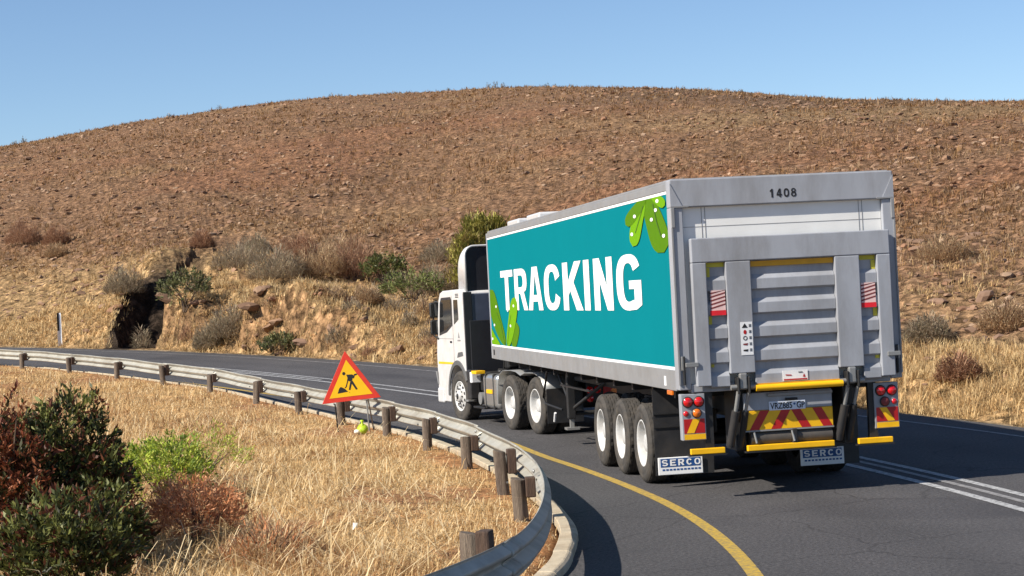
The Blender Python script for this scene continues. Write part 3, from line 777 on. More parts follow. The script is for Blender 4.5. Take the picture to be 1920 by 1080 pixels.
shrub('leafy_shrub', 'dark green shrub filling the very bottom of the lower left corner', 'shrub', atf(-7.72, -4.9), .52, 1.0, 9000, .055, DKG + [(.13, .045, .024)], stems=8, cluster=.2, skirt=-.04, seed=15)
twig_bush('dead_brush', 'grey dry stalks standing in the mouth of the dark trench', 'shrub', at(-9.2, 53.6), .35, .9, 500, GREY, seed=16, w=.02)
bank = [  # x, y, radius, height, kind, label
    (-7.43, 49.9, .85, 1.25, 'o', 'dark green bush with yellow leaves on top of the bank beside the trench'),
    (-9.95, 57.6, .8, 1.1, 'g', 'grey-brown bush at the left shoulder of the dark trench'),
    (-5.27, 60.6, 1.2, 1.1, 'g', 'grey leafless bush behind the bank, leftmost of the grey row'),
    (-3.95, 53.8, 1.15, 1.2, 'g', 'grey leafless bush second from the left in the row behind the bank'),
    (-2.26, 54.6, 1.1, 1.25, 't', 'tan leafless bush in the middle of the row behind the bank'),
    (-.86, 55.3, 1.2, 1.5, 'r', 'large brown leafless bush in the row behind the bank'),
    (.1, 53.0, .75, 1.2, 'd', 'dark green bush beside the large brown leafless bush'),
    (.55, 46.9, 1.0, .95, 'n', 'light green bush on the slope left of the truck mirror'),
    (1.6, 48.6, 1.0, 1.2, 'g', 'grey-green scrub just left of the truck cab'),
    (-4.25, 43.4, .65, .5, 'o', 'grey-green low bush at the road edge behind the warning sign'),
    (-5.9, 47.0, .75, 1.1, 'g', 'grey scrub hanging on the bank face'),
    (-6.62, 47.9, .6, .9, 'g', 'tan and grey scrub on the bank face beside the trench corner'),
    (-16.8, 89.7, 1.0, 1.3, 'r', 'reddish-brown round bush near the left edge of the hillside'),
    (-14.74, 85.8, .7, 1.0, 'r', 'smaller reddish bush right of the round one on the hillside'),
    (-14.48, 82.1, .6, .7, 't', 'low tan bush below the reddish bushes on the hillside'),
    (-6.83, 72.1, .55, .9, 'r', 'small reddish bush alone above the trench'),
    (6.9, 12.3, .42, .5, 'r', 'dark brown round bush in the straw grass right of the truck'),
    (14.34, 31.6, .8, .7, 't', 'tan bush among rocks right of the trailer roof'),
    (10.4, 18.2, .6, .6, 't', 'tan bush on the right-hand slope near the photo edge'),
    (8.98, 19.2, .55, .6, 'g', 'grey-tan bush just right of the tail lift'),
    (3.14, 59.1, 1.0, .9, 'g', 'grey bush on the hillside left of the yellow-green tree'),
    (-1.05, 59.9, 1.0, 1.0, 't', 'tan bush behind the row on the hillside'),
    (-2.95, 57.4, .9, 1.0, 'r', 'brown bush behind the tan one above the bank'),
    (-4.46, 66.0, .8, .9, 'g', 'grey bush highest on the slope above the bank'),
    (-1.3, 44.4, .6, .55, 't', 'low tan bush on the bank above the warning sign'),
]
for i, (x, y, rx, h, k, lab) in enumerate(bank):
    if k in 'odn':
        shrub('bush', lab, 'bush', at(x, y), rx, h, 2600, .10, {'o': OLIVE, 'd': DKG[:4] + OLIVE[:2], 'n': [(.17, .20, .06), (.22, .24, .08), (.13, .15, .05), (.22, .18, .10)]}[k], 'bushes on the hillside', seed=20 + i, cluster=.2)
    else:
        twig_bush('bush', lab, 'bush', at(x, y), rx, h, 2400, {'g': GREY, 't': TAN, 'r': RUSTB}[k], 'bushes on the hillside', seed=20 + i, w=.02)
# yellow-green trees behind the cab
YG = [(.36, .32, .075), (.27, .25, .055), (.46, .41, .12), (.16, .16, .04), (.33, .25, .09)]
def small_tree(label, x, y, rx, h, n, seed):
    t = thing('tree', label, 'tree', at(x, y), 0, 'trees behind the truck')
    rg = np.random.default_rng(seed); mb = MB()
    mb.tube([(0, 0, -.1), (.05, .02, h * .35), (-.04, .05, h * .7), (0, 0, h * .92)], [.09, .07, .04, .01], 8)
    for i in range(14):
        z = h * (.2 + .68 * i / 14); a = i * 2.4; L_ = rx * (1.05 - .55 * z / h)
        mb.tube([(0, 0, z), (L_ * .6 * math.cos(a), L_ * .6 * math.sin(a), z + .22 * L_), (L_ * math.cos(a), L_ * math.sin(a), z + .5 * L_)], [.03, .018, .005], 5, False)
    mb.build('trunk', M_bark, t)
    nc = 150; zz = h * (.16 + .82 * rg.random(nc)); a = rg.random(nc) * 6.283
    rr = rx * (1.1 - .75 * (zz / h) ** 1.6) * np.sqrt(rg.random(nc)) * (1 + .25 * np.sin(a * 3 + zz * 4))
    cc = np.stack([rr * np.cos(a), rr * np.sin(a), zz], 1); k = rg.integers(0, nc, n)
    B = cc[k] + rg.standard_normal((n, 3)) * np.array([.11, .11, .10])
    col = np.array(YG)[rg.integers(0, 5, nc)][k] * (.65 + .7 * rg.random(n))[:, None]
    V, F, c2 = blades(B, .16 + .16 * rg.random(n), .03 + .03 * rg.random(n), np.arctan2(B[:, 1], B[:, 0]) + rg.normal(0, .8, n), .2 + .6 * rg.random(n), col)
    link('crown', np_mesh('crown', V, F, M_leaf, False, c2), t)
small_tree('yellow-green tree showing its tip above the front corner of the trailer roof', 3.85, 49.2, .9, 2.5, 4200, 3)
small_tree('yellow-green tree peeking out left of the cab air deflector', 2.68, 47.8, .8, 2.0, 3400, 4)
small_tree('yellow-green tree between the deflector and the trailer front', 3.15, 48.9, .8, 2.6, 3600, 5)

# low scrub and stones on the cut bank
xs, ys_, n_, r_, aa = hill_points(70, 1.6, 9, 1.0, -.02, .12)
okb = ~in_trench(xs, ys_)
for i in np.nonzero(okb)[0][:24]:
    twig_bush('low_scrub', f"knee-high {['grey', 'tan', 'reddish', 'pale grey'][i % 4]} scrub on the bank {'near the dark trench' if aa[i] < .03 else 'above the warning sign' if aa[i] < .075 else 'towards the cab'}", 'bush', at(float(xs[i]), float(ys_[i])), .22 + .3 * rng.random(), .25 + .45 * rng.random(), 420, [GREY, TAN, RUSTB, GREY][i % 4], 'low scrub on the bank', seed=400 + int(i), w=.018)
xs, ys_, n_, r_, aa = hill_points(60, 1.2, 6, 1.0, -.06, .14); okb = ~in_trench(xs, ys_)
for i in np.nonzero(okb)[0][:34]:
    s = .10 + .22 * rng.random() ** 2
    o = bpy.data.objects.new('rock', rock_meshes[int(rng.integers(10))]); COL.objects.link(o)
    o.location = (xs[i], ys_[i], float(hill_z(xs[i:i + 1], ys_[i:i + 1])[0]) + s * .1); o.scale = (s * 1.3, s, s * .9); o.rotation_euler = (rng.normal(0, .3), rng.normal(0, .3), rng.random() * 6.28)
    tag(o, f"{HUES[int(o.data.get('hue', 0))]} stone at the road-side bank {'left of the dark trench' if aa[i] < -.025 else 'right of the dark trench' if aa[i] < .045 else 'above the warning sign' if aa[i] < .09 else 'left of the cab'}", 'rock', 'stones on the cut bank')
def big_rock(x, y, s, lab, rz, flat_=1.):
    o = bpy.data.objects.new('rock', rock_meshes[int(rng.integers(10))]); COL.objects.link(o)
    o.location = at(x, y, -s * .30); o.scale = (s * 1.5, s, s * .8 * flat_); o.rotation_euler = (rng.normal(0, .12), rng.normal(0, .12), rz)
    tag(o, lab, 'rock', 'rock ledges in the banks')
places = ['beside the trench corner', 'below the dark green bush', 'under the grey scrub', 'in the middle of the bank', 'above the warning sign', 'left of the cab']
bx, by, bn, br, ba = hill_points(44, 1.9, 4.2, 1.0, -.016, .085); okb = np.nonzero(~in_trench(bx, by))[0][:17]
for i in okb:
    big_rock(float(bx[i]), float(by[i]), .20 + .22 * rng.random(), 'weathered rock ledge jutting from the bank ' + places[min(5, int((ba[i] + .016) / .101 * 6))], 1.2 + rng.normal(0, .35), .9)
for x, y, s in ((13.0, 33.2, .55), (13.8, 33.6, .42), (12.3, 32.6, .4), (15.0, 33.9, .5), (16.2, 34.6, .4), (17.3, 35.2, .5)):
    big_rock(x, y, s, 'reddish rock of the broken ledge right of the trailer top', rng.normal(0, .3), .8)
# low scrub along the skyline
crest_px = [(430, 1.2), (560, .9), (640, 1.0), (655, .8), (935, 1.0), (948, 1.6), (962, 1.1), (1045, 1.0), (1060, .8), (1090, .7), (1300, .8), (1330, .7), (1382, .9), (1408, .9), (1440, .7), (335, .8), (60, 1.2), (42, .9), (760, .7), (860, .8)]
for i, (px, h) in enumerate(crest_px):
    a_ = px_al(px); rc = float(np.interp(a_, [-1.2, -.35, -.1, .12, .3, .42, .7, 1.2], [330, 230, 210, 225, 185, 165, 150, 150])) - 2
    x, y = CAM[0] + rc * math.sin(a_), CAM[1] + rc * math.cos(a_)
    twig_bush('skyline_bush', 'tiny scrub bush on the ' + ('left part of the skyline' if px < 800 else 'summit of the hill' if px < 1200 else 'right part of the skyline'), 'bush', at(x, y), .32, h * .62, 70, GREY[:2] + [(.10, .09, .05)], 'scrub along the skyline', seed=300 + i, w=.05)
# ------------------------------------------------------------------ guardrail
from mathutils.geometry import tessellate_polygon
rail = thing('guardrail', 'weathered steel guardrail on timber posts curving along the inside of the bend', 'guardrail', (0, 0, 0))
RS = np.r_[0, np.cumsum(np.linalg.norm(np.diff(RAILC, axis=0), axis=1))]
def rail_frame(s):
    q = along(RAILC, RS, s); d = along(RAILC, RS, min(s + .2, RS[-1])) - along(RAILC, RS, max(s - .2, 0)); d /= np.linalg.norm(d)
    return q, d, np.array([d[1], -d[0]])                    # near to far, so this normal points to the road
PROF = [(.312, .028), (.300, .014), (.285, .022), (.243, .078), (.228, .083), (.212, .078), (.172, .006), (.155, 0), (.140, .006), (.100, .078), (.084, .083), (.069, .078), (.027, .022), (.012, .014), (0, .028)]
RAIL_Z = .315
s_posts = []
for q in [p for p in RAIL[::-1][3:-3] if p not in ((-3.53, -3.7), (-3.97, -5.8))] + [(-4.5, -7.2)]:
    s_posts.append(RS[np.argmin(np.hypot(RAILC[:, 0] - q[0], RAILC[:, 1] - q[1]))])
s_posts = sorted(s_posts)
ends = [0.3] + [s + .35 for s in s_posts] + [RS[-1] - .3]
for k in range(len(ends) - 1):
    a, b = ends[k] - .16, ends[k + 1] + .16; m = max(4, int((b - a) / .3)); vs = []; off = .004 if k % 2 else 0
    dz0, dz1 = rng.normal(0, .008, 2)
    for i in range(m + 1):
        s = a + (b - a) * i / m; q, d, nr = rail_frame(s); z = float(zr(q[1])) + RAIL_Z + dz0 + (dz1 - dz0) * i / m + .006 * math.sin(s * 1.7)
        for pz, pd in PROF: vs.append((q[0] + nr[0] * (pd + off), q[1] + nr[1] * (pd + off), z + pz))
    n = len(PROF); fs = [(i * n + j, i * n + j + 1, (i + 1) * n + j + 1, (i + 1) * n + j) for i in range(m) for j in range(n - 1)]
    mb = MB(); mb.add(vs, fs, True); o = mb.build('rail_beam', M_rail, rail)
    sd = o.modifiers.new('thickness', 'SOLIDIFY'); sd.thickness = .004
for k, s in enumerate(s_posts):
    q, d, nr = rail_frame(s); c = q - nr * .172; zb = float(zr(c[1]))
    r_ = .070 + .008 * rng.random(); hz = .72 if k == 0 else .50 + .09 * rng.random(); tl = rng.normal(0, .035, 2)
    mb = MB(); vs = []; n = 14
    lev = [(-.4, 1.05), (.0, 1.03), (.2, 1.0), (hz - .02, .98), (hz, .93)]
    for (z, f) in lev:
        for j in range(n):
            t = 6.283 * j / n; rr = r_ * f * (1 + .05 * math.sin(3 * t + k) + .03 * math.sin(7 * t + 2 * k))
            vs.append((rr * math.cos(t) + tl[0] * z, rr * math.sin(t) + tl[1] * z, z + (.015 * math.cos(t + k) if z > .3 else 0)))
    fs = [(i * n + j, i * n + (j + 1) % n, (i + 1) * n + (j + 1) % n, (i + 1) * n + j) for i in range(len(lev) - 1) for j in range(n)] + [tuple(range((len(lev) - 1) * n, len(lev) * n))]
    mb.add(vs, fs[:-1], True); mb.add(vs[-n:], [tuple(range(n))])
    post = mb.build('post', M_wood, rail, M=Matrix.Translation((c[0], c[1], zb)) @ Matrix.Rotation(rng.random() * 6, 4, 'Z'))
    ang = math.atan2(nr[1], nr[0])
    bl = MB().box(-.045, .06, -.075, .075, RAIL_Z + .0, hz + .015)
    bl.build('spacer_block', M_woodd, rail, .012, 2, Matrix.Translation((*(q - nr * .072), zb)) @ Matrix.Rotation(ang, 4, 'Z'))
    bo = MB()
    for dz in (.06, .25):
        bo.tube([(-.31, .03, RAIL_Z + .155), (-.29, .03, RAIL_Z + .155)], .014, 8)
    for dz in (.05, .25):
        bo.lathe([(.005, .001), (.0, .02), (-.012, .02), (-.014, .001)], 8, 'x', (-.01, .11, RAIL_Z + dz)); bo.lathe([(.0, .001), (.0, .02), (-.014, .02), (-.016, .001)], 8, 'x', (-.01, .16, RAIL_Z + dz))
    bo.build('bolt', M_steel, rail, 0, 2, Matrix.Translation((*q, zb)) @ Matrix.Rotation(ang, 4, 'Z'))

# ------------------------------------------------------------------ flat shapes and lettering
def flat(name, rings, m, parent, fn):
    """rings: outer outline followed by holes, 2D; fn maps (u,v) to 3D"""
    polys = [[Vector((p[0], p[1], 0)) for p in r] for r in rings]
    tri = tessellate_polygon(polys); pts = [p for r in rings for p in r]
    mb = MB(); mb.add([fn(*p) for p in pts], [tuple(t) for t in tri])
    return mb.build(name, m, parent)
def text_flat(name, s, size, m, parent, fn, bold=0., sx=1., align='LEFT', space=1.):
    cu = bpy.data.curves.new('txt', 'FONT'); cu.body = s; cu.size = size; cu.offset = bold; cu.fill_mode = 'FRONT'; cu.align_x = align; cu.space_character = space
    ob = bpy.data.objects.new('txt', cu); COL.objects.link(ob)
    dg = bpy.context.evaluated_depsgraph_get(); me = bpy.data.meshes.new_from_object(ob.evaluated_get(dg))
    bpy.data.objects.remove(ob); bpy.data.curves.remove(cu)
    for v in me.vertices: v.co = fn(v.co.x * sx, v.co.y)
    me.name = name; me.materials.clear(); me.materials.append(m)
    return link(name, me, parent)
def gl_ell(cx, cz, rx, rz, n=22, p=2.5):
    o_ = []
    for i in range(n):
        t = 6.28318 * i / n; c, s = math.cos(t), math.sin(t)
        o_.append((cx + rx * math.copysign(abs(c) ** (2 / p), c), cz + rz * math.copysign(abs(s) ** (2 / p), s)))
    return o_
def gl_band(path, w, h):
    """band of constant horizontal/vertical thickness along a path"""
    P = np.array(path, float); L_ = []; R_ = []
    for i in range(len(P)):
        d = P[min(i + 1, len(P) - 1)] - P[max(i - 1, 0)]; d = d / (np.linalg.norm(d) + 1e-9); nr = np.array([-d[1] * w / 2, d[0] * h / 2])
        L_.append(tuple(P[i] + nr)); R_.append(tuple(P[i] - nr))
    return [L_ + R_[::-1]]
def glyph(ch, w=.30, h=.19):
    """bold letter shapes in a unit box"""
    if ch == '1': return [[(.36, 0), (.68, 0), (.68, 1), (.44, 1), (.12, .80), (.12, .62), (.36, .72)]]
    if ch == '4': return [[(.52, 0), (.80, 0), (.80, .2), (1, .2), (1, .38), (.80, .38), (.80, 1), (.48, 1), (0, .38), (0, .2), (.52, .2)], [(.25, .38), (.52, .74), (.52, .38)]]
    if ch in '0O': return [gl_ell(.5, .5, .5, .5), gl_ell(.5, .5, .5 - w * .85, .5 - h)[::-1]]
    if ch == '8':
        up, lo = [], []
        for i in range(-8, 27):
            t = math.pi * i / 18.0; up.append((.5 + .44 * math.cos(t), .74 + .26 * math.sin(t)))
        for i in range(12, 43):
            t = math.pi * i / 18.0 * 1.0; lo.append((.5 + .5 * math.cos(t), .29 + .29 * math.sin(t)))
        out = [p for p in up if p[1] > .555] + [p for p in lo if p[1] < .475]
        return [out, gl_ell(.5, .755, .19, .12, 16, 2)[::-1], gl_ell(.5, .285, .22, .14, 16, 2)[::-1]]
    if ch == 'E': return [[(0, 0), (1, 0), (1, h), (w, h), (w, .5 - h / 2), (.88, .5 - h / 2), (.88, .5 + h / 2), (w, .5 + h / 2), (w, 1 - h), (1, 1 - h), (1, 1), (0, 1)]]
    if ch == 'R': return [[(0, 0), (w, 0), (w, .36), (.45, .36), (.68, 0), (1.02, 0), (.76, .42), (.92, .50), (.99, .62), (.99, .78), (.90, .93), (.72, 1), (0, 1)], [(w, 1 - h), (.62, 1 - h), (.68, .74), (.68, .63), (.62, .55), (w, .55)]]
    a = lambda cx, cz, rx, rz, t0, t1: [(cx + rx * math.cos(math.radians(t0 + (t1 - t0) * i / 12)), cz + rz * math.sin(math.radians(t0 + (t1 - t0) * i / 12))) for i in range(13)]
    if ch == 'C': return gl_band(a(.5, .5, .5 - w / 2, .5 - h / 2, 35, 325), w, h)
    if ch == 'S': return gl_band(a(.5, .70, .38, .205, 20, 180)[:] + a(.5, .70, .38, .20, 180, 262)[1:] + a(.5, .30, .38, .20, 82, 0)[1:] + a(.5, .30, .38, .205, 0, -160)[1:], w * .85, h)
def glyphs(name, s, x0, z0, w, hgt, gap, m, parent, fn):
    for i, ch in enumerate(s):
        flat(name, [[(x0 + i * (w + gap) + p[0] * w, z0 + p[1] * hgt) for p in r] for r in glyph(ch)], m, parent, fn)
def rearf(y): return lambda u_, v_: (u_, y, v_)
def disc2(cx, cz, rx, rz, n=20): return [(cx + rx * math.cos(6.2832 * i / n), cz + rz * math.sin(6.2832 * i / n)) for i in range(n)]

# ------------------------------------------------------------------ wheels
WR = .492
def tyre_mesh(width, tread_blocks=True):
    n = 66; w = width
    prof = [(.035, .283, 0), (.012, .30, 0), (.002, .335, 0), (.0, .375, 0), (.004, .40, 0), (.0, .405, 0), (.006, .435, 0), (.018, .465, 0), (.034, .482, 0)]
    e = prof[::-1]
    tr = []
    k = 5; a0, a1 = .04, w - .04; st_ = (a1 - a0) / k
    for i in range(k):
        x0, x1 = a0 + i * st_ + .004, a0 + (i + 1) * st_ - .004
        b = 1 if i in (0, 2, 4) else 2
        tr += [(x0, WR - .012, 0), (x0 + .001, WR, b), (x1 - .001, WR, b), (x1, WR - .012, 0)]
    full = prof + tr + [(w - a, r, 0) for a, r, _ in e]
    vs = []
    for a, r, b in full:
        for j in range(n):
            rr = r
            if b == 1 and j % 3 == 0: rr -= .010
            if b == 2 and j % 3 == 1: rr -= .010
            t = 6.28318 * j / n; vs.append((a, rr * math.cos(t), rr * math.sin(t)))
    fs = [(i * n + j, i * n + (j + 1) % n, (i + 1) * n + (j + 1) % n, (i + 1) * n + j) for i in range(len(full) - 1) for j in range(n)]
    mb = MB(); mb.add(vs, fs, False); mb.sm = [(f[0] // n) < len(prof) - 2 or (f[0] // n) > len(prof) + len(tr) for f in fs]
    me = bpy.data.meshes.new('wheel'); me.from_pydata(mb.v, [], mb.f); me.polygons.foreach_set('use_smooth', mb.sm)
    bm = bmesh.new(); bm.from_mesh(me); bmesh.ops.recalc_face_normals(bm, faces=bm.faces); bm.to_mesh(me); bm.free()
    me.materials.append(M_rubber); return me
def rim_dish():
    mb = MB(); mb.lathe([(.05, .284), (.018, .292), (.012, .284), (.02, .272), (.05, .262), (.10, .245), (.145, .225), (.155, .20), (.15, .135), (.145, .125)], 48)
    mb.lathe([(.145, .125), (.09, .12), (.06, .105), (.055, .05), (.055, .001)], 32)
    for i in range(10):
        t = 6.2832 * i / 10; mb.tube([(.15, .165 * math.cos(t), .165 * math.sin(t)), (.118, .165 * math.cos(t), .165 * math.sin(t))], .015, 6)
    me_o = mb.build('rim', M_rim); me = me_o.data; bpy.data.objects.remove(me_o); return me
def rim_steer():
    mb = MB(); mb.lathe([(.05, .284), (.012, .292), (.008, .282), (.03, .262), (.055, .235), (.03, .205), (.008, .17), (.004, .14), (.012, .125)], 48)
    mb.lathe([(.012, .125), (-.03, .105), (-.045, .08), (-.045, .001)], 32)
    me_o = mb.build('rim', M_rim); me = me_o.data; bpy.data.objects.remove(me_o); return me
def rim_dark():
    mb = MB()
    for i in range(10):
        t = 6.2832 * (i + .5) / 10; c, s = math.cos(t), math.sin(t)
        mb.lathe([(.018, .001), (.018, .03)], 10, 'x', (.0, .212 * c, .212 * s)); 
        t2 = 6.2832 * i / 10; mb.tube([(.02, .15 * math.cos(t2), .15 * math.sin(t2)), (-.022, .15 * math.cos(t2), .15 * math.sin(t2))], .014, 6)
    mb.lathe([(-.046, .001), (-.047, .06), (-.02, .062)], 20)
    me_o = mb.build('wheel_nut', M_black); me = me_o.data; bpy.data.objects.remove(me_o); return me
T28, T31 = tyre_mesh(.285), tyre_mesh(.31)
RD, RST_, RDK = rim_dish(), rim_steer(), rim_dark()
def wheel_pair(parent, y, xo, side):
    """twin wheels on one axle end; side -1 left, +1 right"""
    F = Matrix.Identity(4) if side < 0 else Matrix.Rotation(math.pi, 4, 'Z')
    spin = Matrix.Rotation(rng.random() * 6, 4, 'X')
    o = link('wheel', T28, parent, M=Matrix.Translation((side * xo, y, WR)) @ F @ spin); link('rim', RD, o)
    link('wheel', T28, parent, M=Matrix.Translation((side * (xo - .335), y, WR)) @ F @ spin)

# ------------------------------------------------------------------ trailer
T = thing('semi_trailer', 'grey box semi-trailer with a teal TRACKING panel and a folded tail lift', 'trailer', (0, 0, 0))
LEN = 14.75; HB, HT_ = 1.225, 3.60
MB().box(-1.262, 1.262, .13, LEN - .02, 1.24, 3.56).build('box_body', M_grey, T)
MB().box(-1.27, 1.27, .02, LEN - .005, 3.575, 3.612).build('roof', M_alu, T, .01)
for sx in (-1, 1):
    a, b = sorted((sx * 1.263, sx * 1.297))
    for i in range(3):                               # lower side rail in lengths, with open joints
        y0 = [.16, 5.2, 10.1][i]; y1 = [5.194, 10.094, LEN - .01][i]
        MB().box(a, b, y0, y1, HB, 1.462).build('side_rail', M_alu, T, .006, 1)
    MB().box(a, b, .16, LEN - .01, 3.485, 3.575).build('top_rail', M_alu, T, .006, 1)
    a, b = sorted((sx * 1.262, sx * 1.290))
    MB().box(a, b, .165, LEN - .03, 1.463, 1.496).build('trim_strip', M_letter, T)
    MB().box(a, b, .165, LEN - .03, 3.452, 3.484).build('trim_strip', M_letter, T)
    pm = MB().box(a + .004 * (sx < 0), b - .004 * (sx > 0), .165, LEN - .06, 1.497, 3.451)
    pan = pm.build('side_panel', M_teal, T)
    if sx < 0: PANEL = pan
MB().box(-1.30, -1.262, LEN - .058, LEN + .012, 1.23, 3.57).build('front_corner_post', M_grey, T, .012)
MB().box(1.262, 1.30, LEN - .058, LEN + .012, 1.23, 3.57).build('front_corner_post', M_grey, T, .012)
for y in (10.4, 12.6): MB().box(-1.02, -.35, y, y + 1.25, 3.613, 3.75).build('roof_hatch', M_white, T, .03)
SX = -1.2905
sidef = lambda dx: (lambda u_, v_: (SX - dx, -u_, v_))           # u runs to the rear
# TRACKING
def arcp(cx, cz, rx, rz, a0, a1, n=14, p=2.6):
    out = []
    for i in range(n + 1):
        t = math.radians(a0 + (a1 - a0) * i / n); c, s = math.cos(t), math.sin(t)
        out.append((cx + rx * math.copysign(abs(c) ** (2 / p), c), cz + rz * math.copysign(abs(s) ** (2 / p), s)))
    return out
sx_, sz_ = .285, .165
LET = {
 'T': [[(0, 1), (0, 1 - sz_), (.355, 1 - sz_), (.355, 0), (.645, 0), (.645, 1 - sz_), (1, 1 - sz_), (1, 1)]],
 'R': [[(0, 0), (.29, 0), (.29, .40), (.44, .40), (.70, 0), (1.0, 0), (.72, .44)] + arcp(.50, .70, .46, .30, -48, 90) + [(0, 1)], [(.29, .84), (.48, .84)] + arcp(.48, .695, .19, .145, 90, -90)[1:-1] + [(.48, .55), (.29, .55)]],
 'A': [[(0, 0), (.285, 0), (.33, .20), (.67, .20), (.715, 0), (1, 0), (.68, 1), (.32, 1)], [(.365, .35), (.5, .82), (.635, .35)]],
 'C': [arcp(.5, .5, .5, .5, 22, 338, 40) + [(.71, .36)] + arcp(.5, .5, .215, .345, 330, 30, 30) + [(.71, .64)]],
 'K': [[(0, 0), (.28, 0), (.28, .30), (.38, .41), (.68, 0), (1.02, 0), (.57, .58), (.98, 1), (.65, 1), (.28, .60), (.28, 1), (0, 1)]],
 'I': [[(0, 0), (1, 0), (1, 1), (0, 1)]],
 'N': [[(0, 0), (.31, 0), (.31, .56), (.69, 0), (1, 0), (1, 1), (.69, 1), (.69, .46), (.33, 1), (0, 1)]],
 'G': [arcp(.5, .5, .5, .5, 28, 270, 34) + [(.80, .02), (1, .10), (1, .53), (.52, .53), (.52, .38), (.72, .38), (.72, .19)] + arcp(.5, .5, .215, .345, 290, 35, 30) + [(.71, .70)]],
}
for ch, ya, yb in (('T', 13.2, 11.8), ('R', 11.62, 10.26), ('A', 10.18, 8.78), ('C', 8.62, 7.2), ('K', 6.97, 5.48), ('I', 5.33, 4.93), ('N', 4.62, 3.38), ('G', 3.14, 1.70)):
    rings = [[(-ya + (ya - yb) * p[0], 2.135 + .70 * p[1]) for p in r] for r in LET[ch]]
    flat('letter', rings, M_letter, PANEL, sidef(.002))
def leaf(b, t, w, m, lift, bend=0.):
    """long rounded leaf from base b to tip t, in (y, z) on the panel"""
    b = np.array([-b[0], b[1]]); t = np.array([-t[0], t[1]]); out = []; bk = []
    sc = np.array([2.9, 1.0])
    d = (t - b) / sc; L_ = np.linalg.norm(d); d /= L_; nr = np.array([-d[1], d[0]])
    def ok(q): return (float(np.clip(q[0], -14.66, -.17)), float(np.clip(q[1], 1.5, 3.449)))
    for i in range(17):
        f = i / 16; ww = w * (1 - abs(2 * f - 1) ** 3.2) ** .55 * (.62 + .38 * f)
        c = b + (d * L_ * f + nr * bend * math.sin(math.pi * f)) * sc
        out.append(ok(c + nr * sc * ww)); bk.append(ok(c - nr * sc * ww))
    ring = out + bk[::-1]; q = []
    for p in ring:
        if not q or abs(p[0] - q[-1][0]) + abs(p[1] - q[-1][1]) > 1e-3: q.append(p)
    flat('painted_leaf', [q], m, PANEL, sidef(lift))
def dot(y, z, r, lift): flat('painted_dot', [disc2(-y, z, r * 3.4, r, 14)], M_letter, PANEL, sidef(lift))
leaf((13.0, 1.50), (14.6, 2.52), .22, M_leafd, .004, .06)
leaf((12.1, 1.46), (11.55, 1.92), .15, M_leafd, .004, 0)
leaf((13.6, 1.46), (15.0, 1.78), .13, M_leafl, .006, .05)
leaf((12.75, 1.46), (11.6, 2.36), .17, M_leafl, .008, -.02)
for y, z in ((13.88, 2.2), (12.48, 2.13), (11.8, 2.21), (14.52, 1.6), (14.2, 1.86), (12.25, 1.86)): dot(y, z, .024, .010)
leaf((1.2, 3.5), (.42, 2.80), .19, M_leafd, .004, .0)
leaf((1.3, 3.48), (2.05, 2.92), .125, M_leafl, .006, -.02)
leaf((1.2, 3.47), (2.4, 3.20), .10, M_leafd, .008, 0)
leaf((.95, 3.5), (.25, 3.33), .07, M_leafl, .008, 0)
for y, z in ((.38, 2.99), (.72, 3.3), (.62, 3.40), (1.85, 3.28), (2.05, 3.07), (.95, 3.2)): dot(y, z, .022, .010)
def vein(pts, w=.006):
    a = [(-p[0] + w * 2, p[1]) for p in pts]; b = [(-p[0] - w * 2, p[1]) for p in pts]
    flat('painted_vein', [a + b[::-1]], M_vein, PANEL, sidef(.011))
vein([(13.05, 1.52), (13.4, 1.9), (13.85, 2.1)]); vein([(12.7, 1.52), (12.35, 1.9), (12.15, 2.05)])
vein([(.85, 3.38), (.68, 3.15), (.5, 2.98)]); vein([(1.35, 3.38), (1.65, 3.2), (1.85, 3.08)])
# side markings
MB().box(-1.300, -1.2975, .62, .72, 1.27, 1.38).build('sticker', M_sticker, T)
MB().box(-1.298, -1.27, .38, .62, 1.17, 1.222).build('marker_lamp', M_amber, T, .006)
MB().box(-1.300, -1.2975, 14.35, 14.5, 1.30, 1.40).build('sticker', M_blk, T)

# rear frame
for sx in (-1, 1):
    a, b = sorted((sx * 1.165, sx * 1.302))
    MB().box(a, b, -.03, .16, 1.24, 3.285).build('corner_post', M_grey, T, .01)
    a, b = sorted((sx * 1.235, sx * 1.300))
    MB().prism([(sx * 1.303, 3.30), (sx * 1.303, 3.56), (sx * 1.17, 3.30)], 'y', -.044, -.036).build('gusset', M_grey, T)
    MB().box(*sorted((sx * 1.304, sx * 1.10)), -.050, -.036, 3.285, 3.303).build('gusset_edge', M_alu, T)
    MB().box(*sorted((sx * 1.304, sx * 1.262)), -.052, -.031, 3.06, 3.284).build('hinge', M_alu, T, .006)
    MB().box(*sorted((sx * 1.305, sx * 1.288)), -.047, -.0305, 1.3, 3.06).build('edge_trim', M_alu, T)
hd = MB().box(-1.302, 1.302, -.035, .16, 3.286, 3.60).build('header', M_grey, T, .012)
glyphs('number_lettering', '1408', -.155, 3.352, .062, .098, .022, M_blk, hd, rearf(-.0385))
MB().box(-1.165, 1.165, -.025, .16, 1.205, 1.30).build('rear_sill', M_grey, T, .012)
for a, b in ((-1.162, 1.162),):
    d = MB().box(a, b, .030, .06, 1.302, 3.284).build('rear_door', M_door, T)
for z in (3.06,): MB().box(-1.16, 1.16, .0275, .0295, z, z + .006).build('door_seam', M_alu, T)
for x in (-.94, -.90, .90, .94): MB().box(x, x + .006, .0265, .0295, 1.31, 3.28).build('door_seam', M_alu, T)
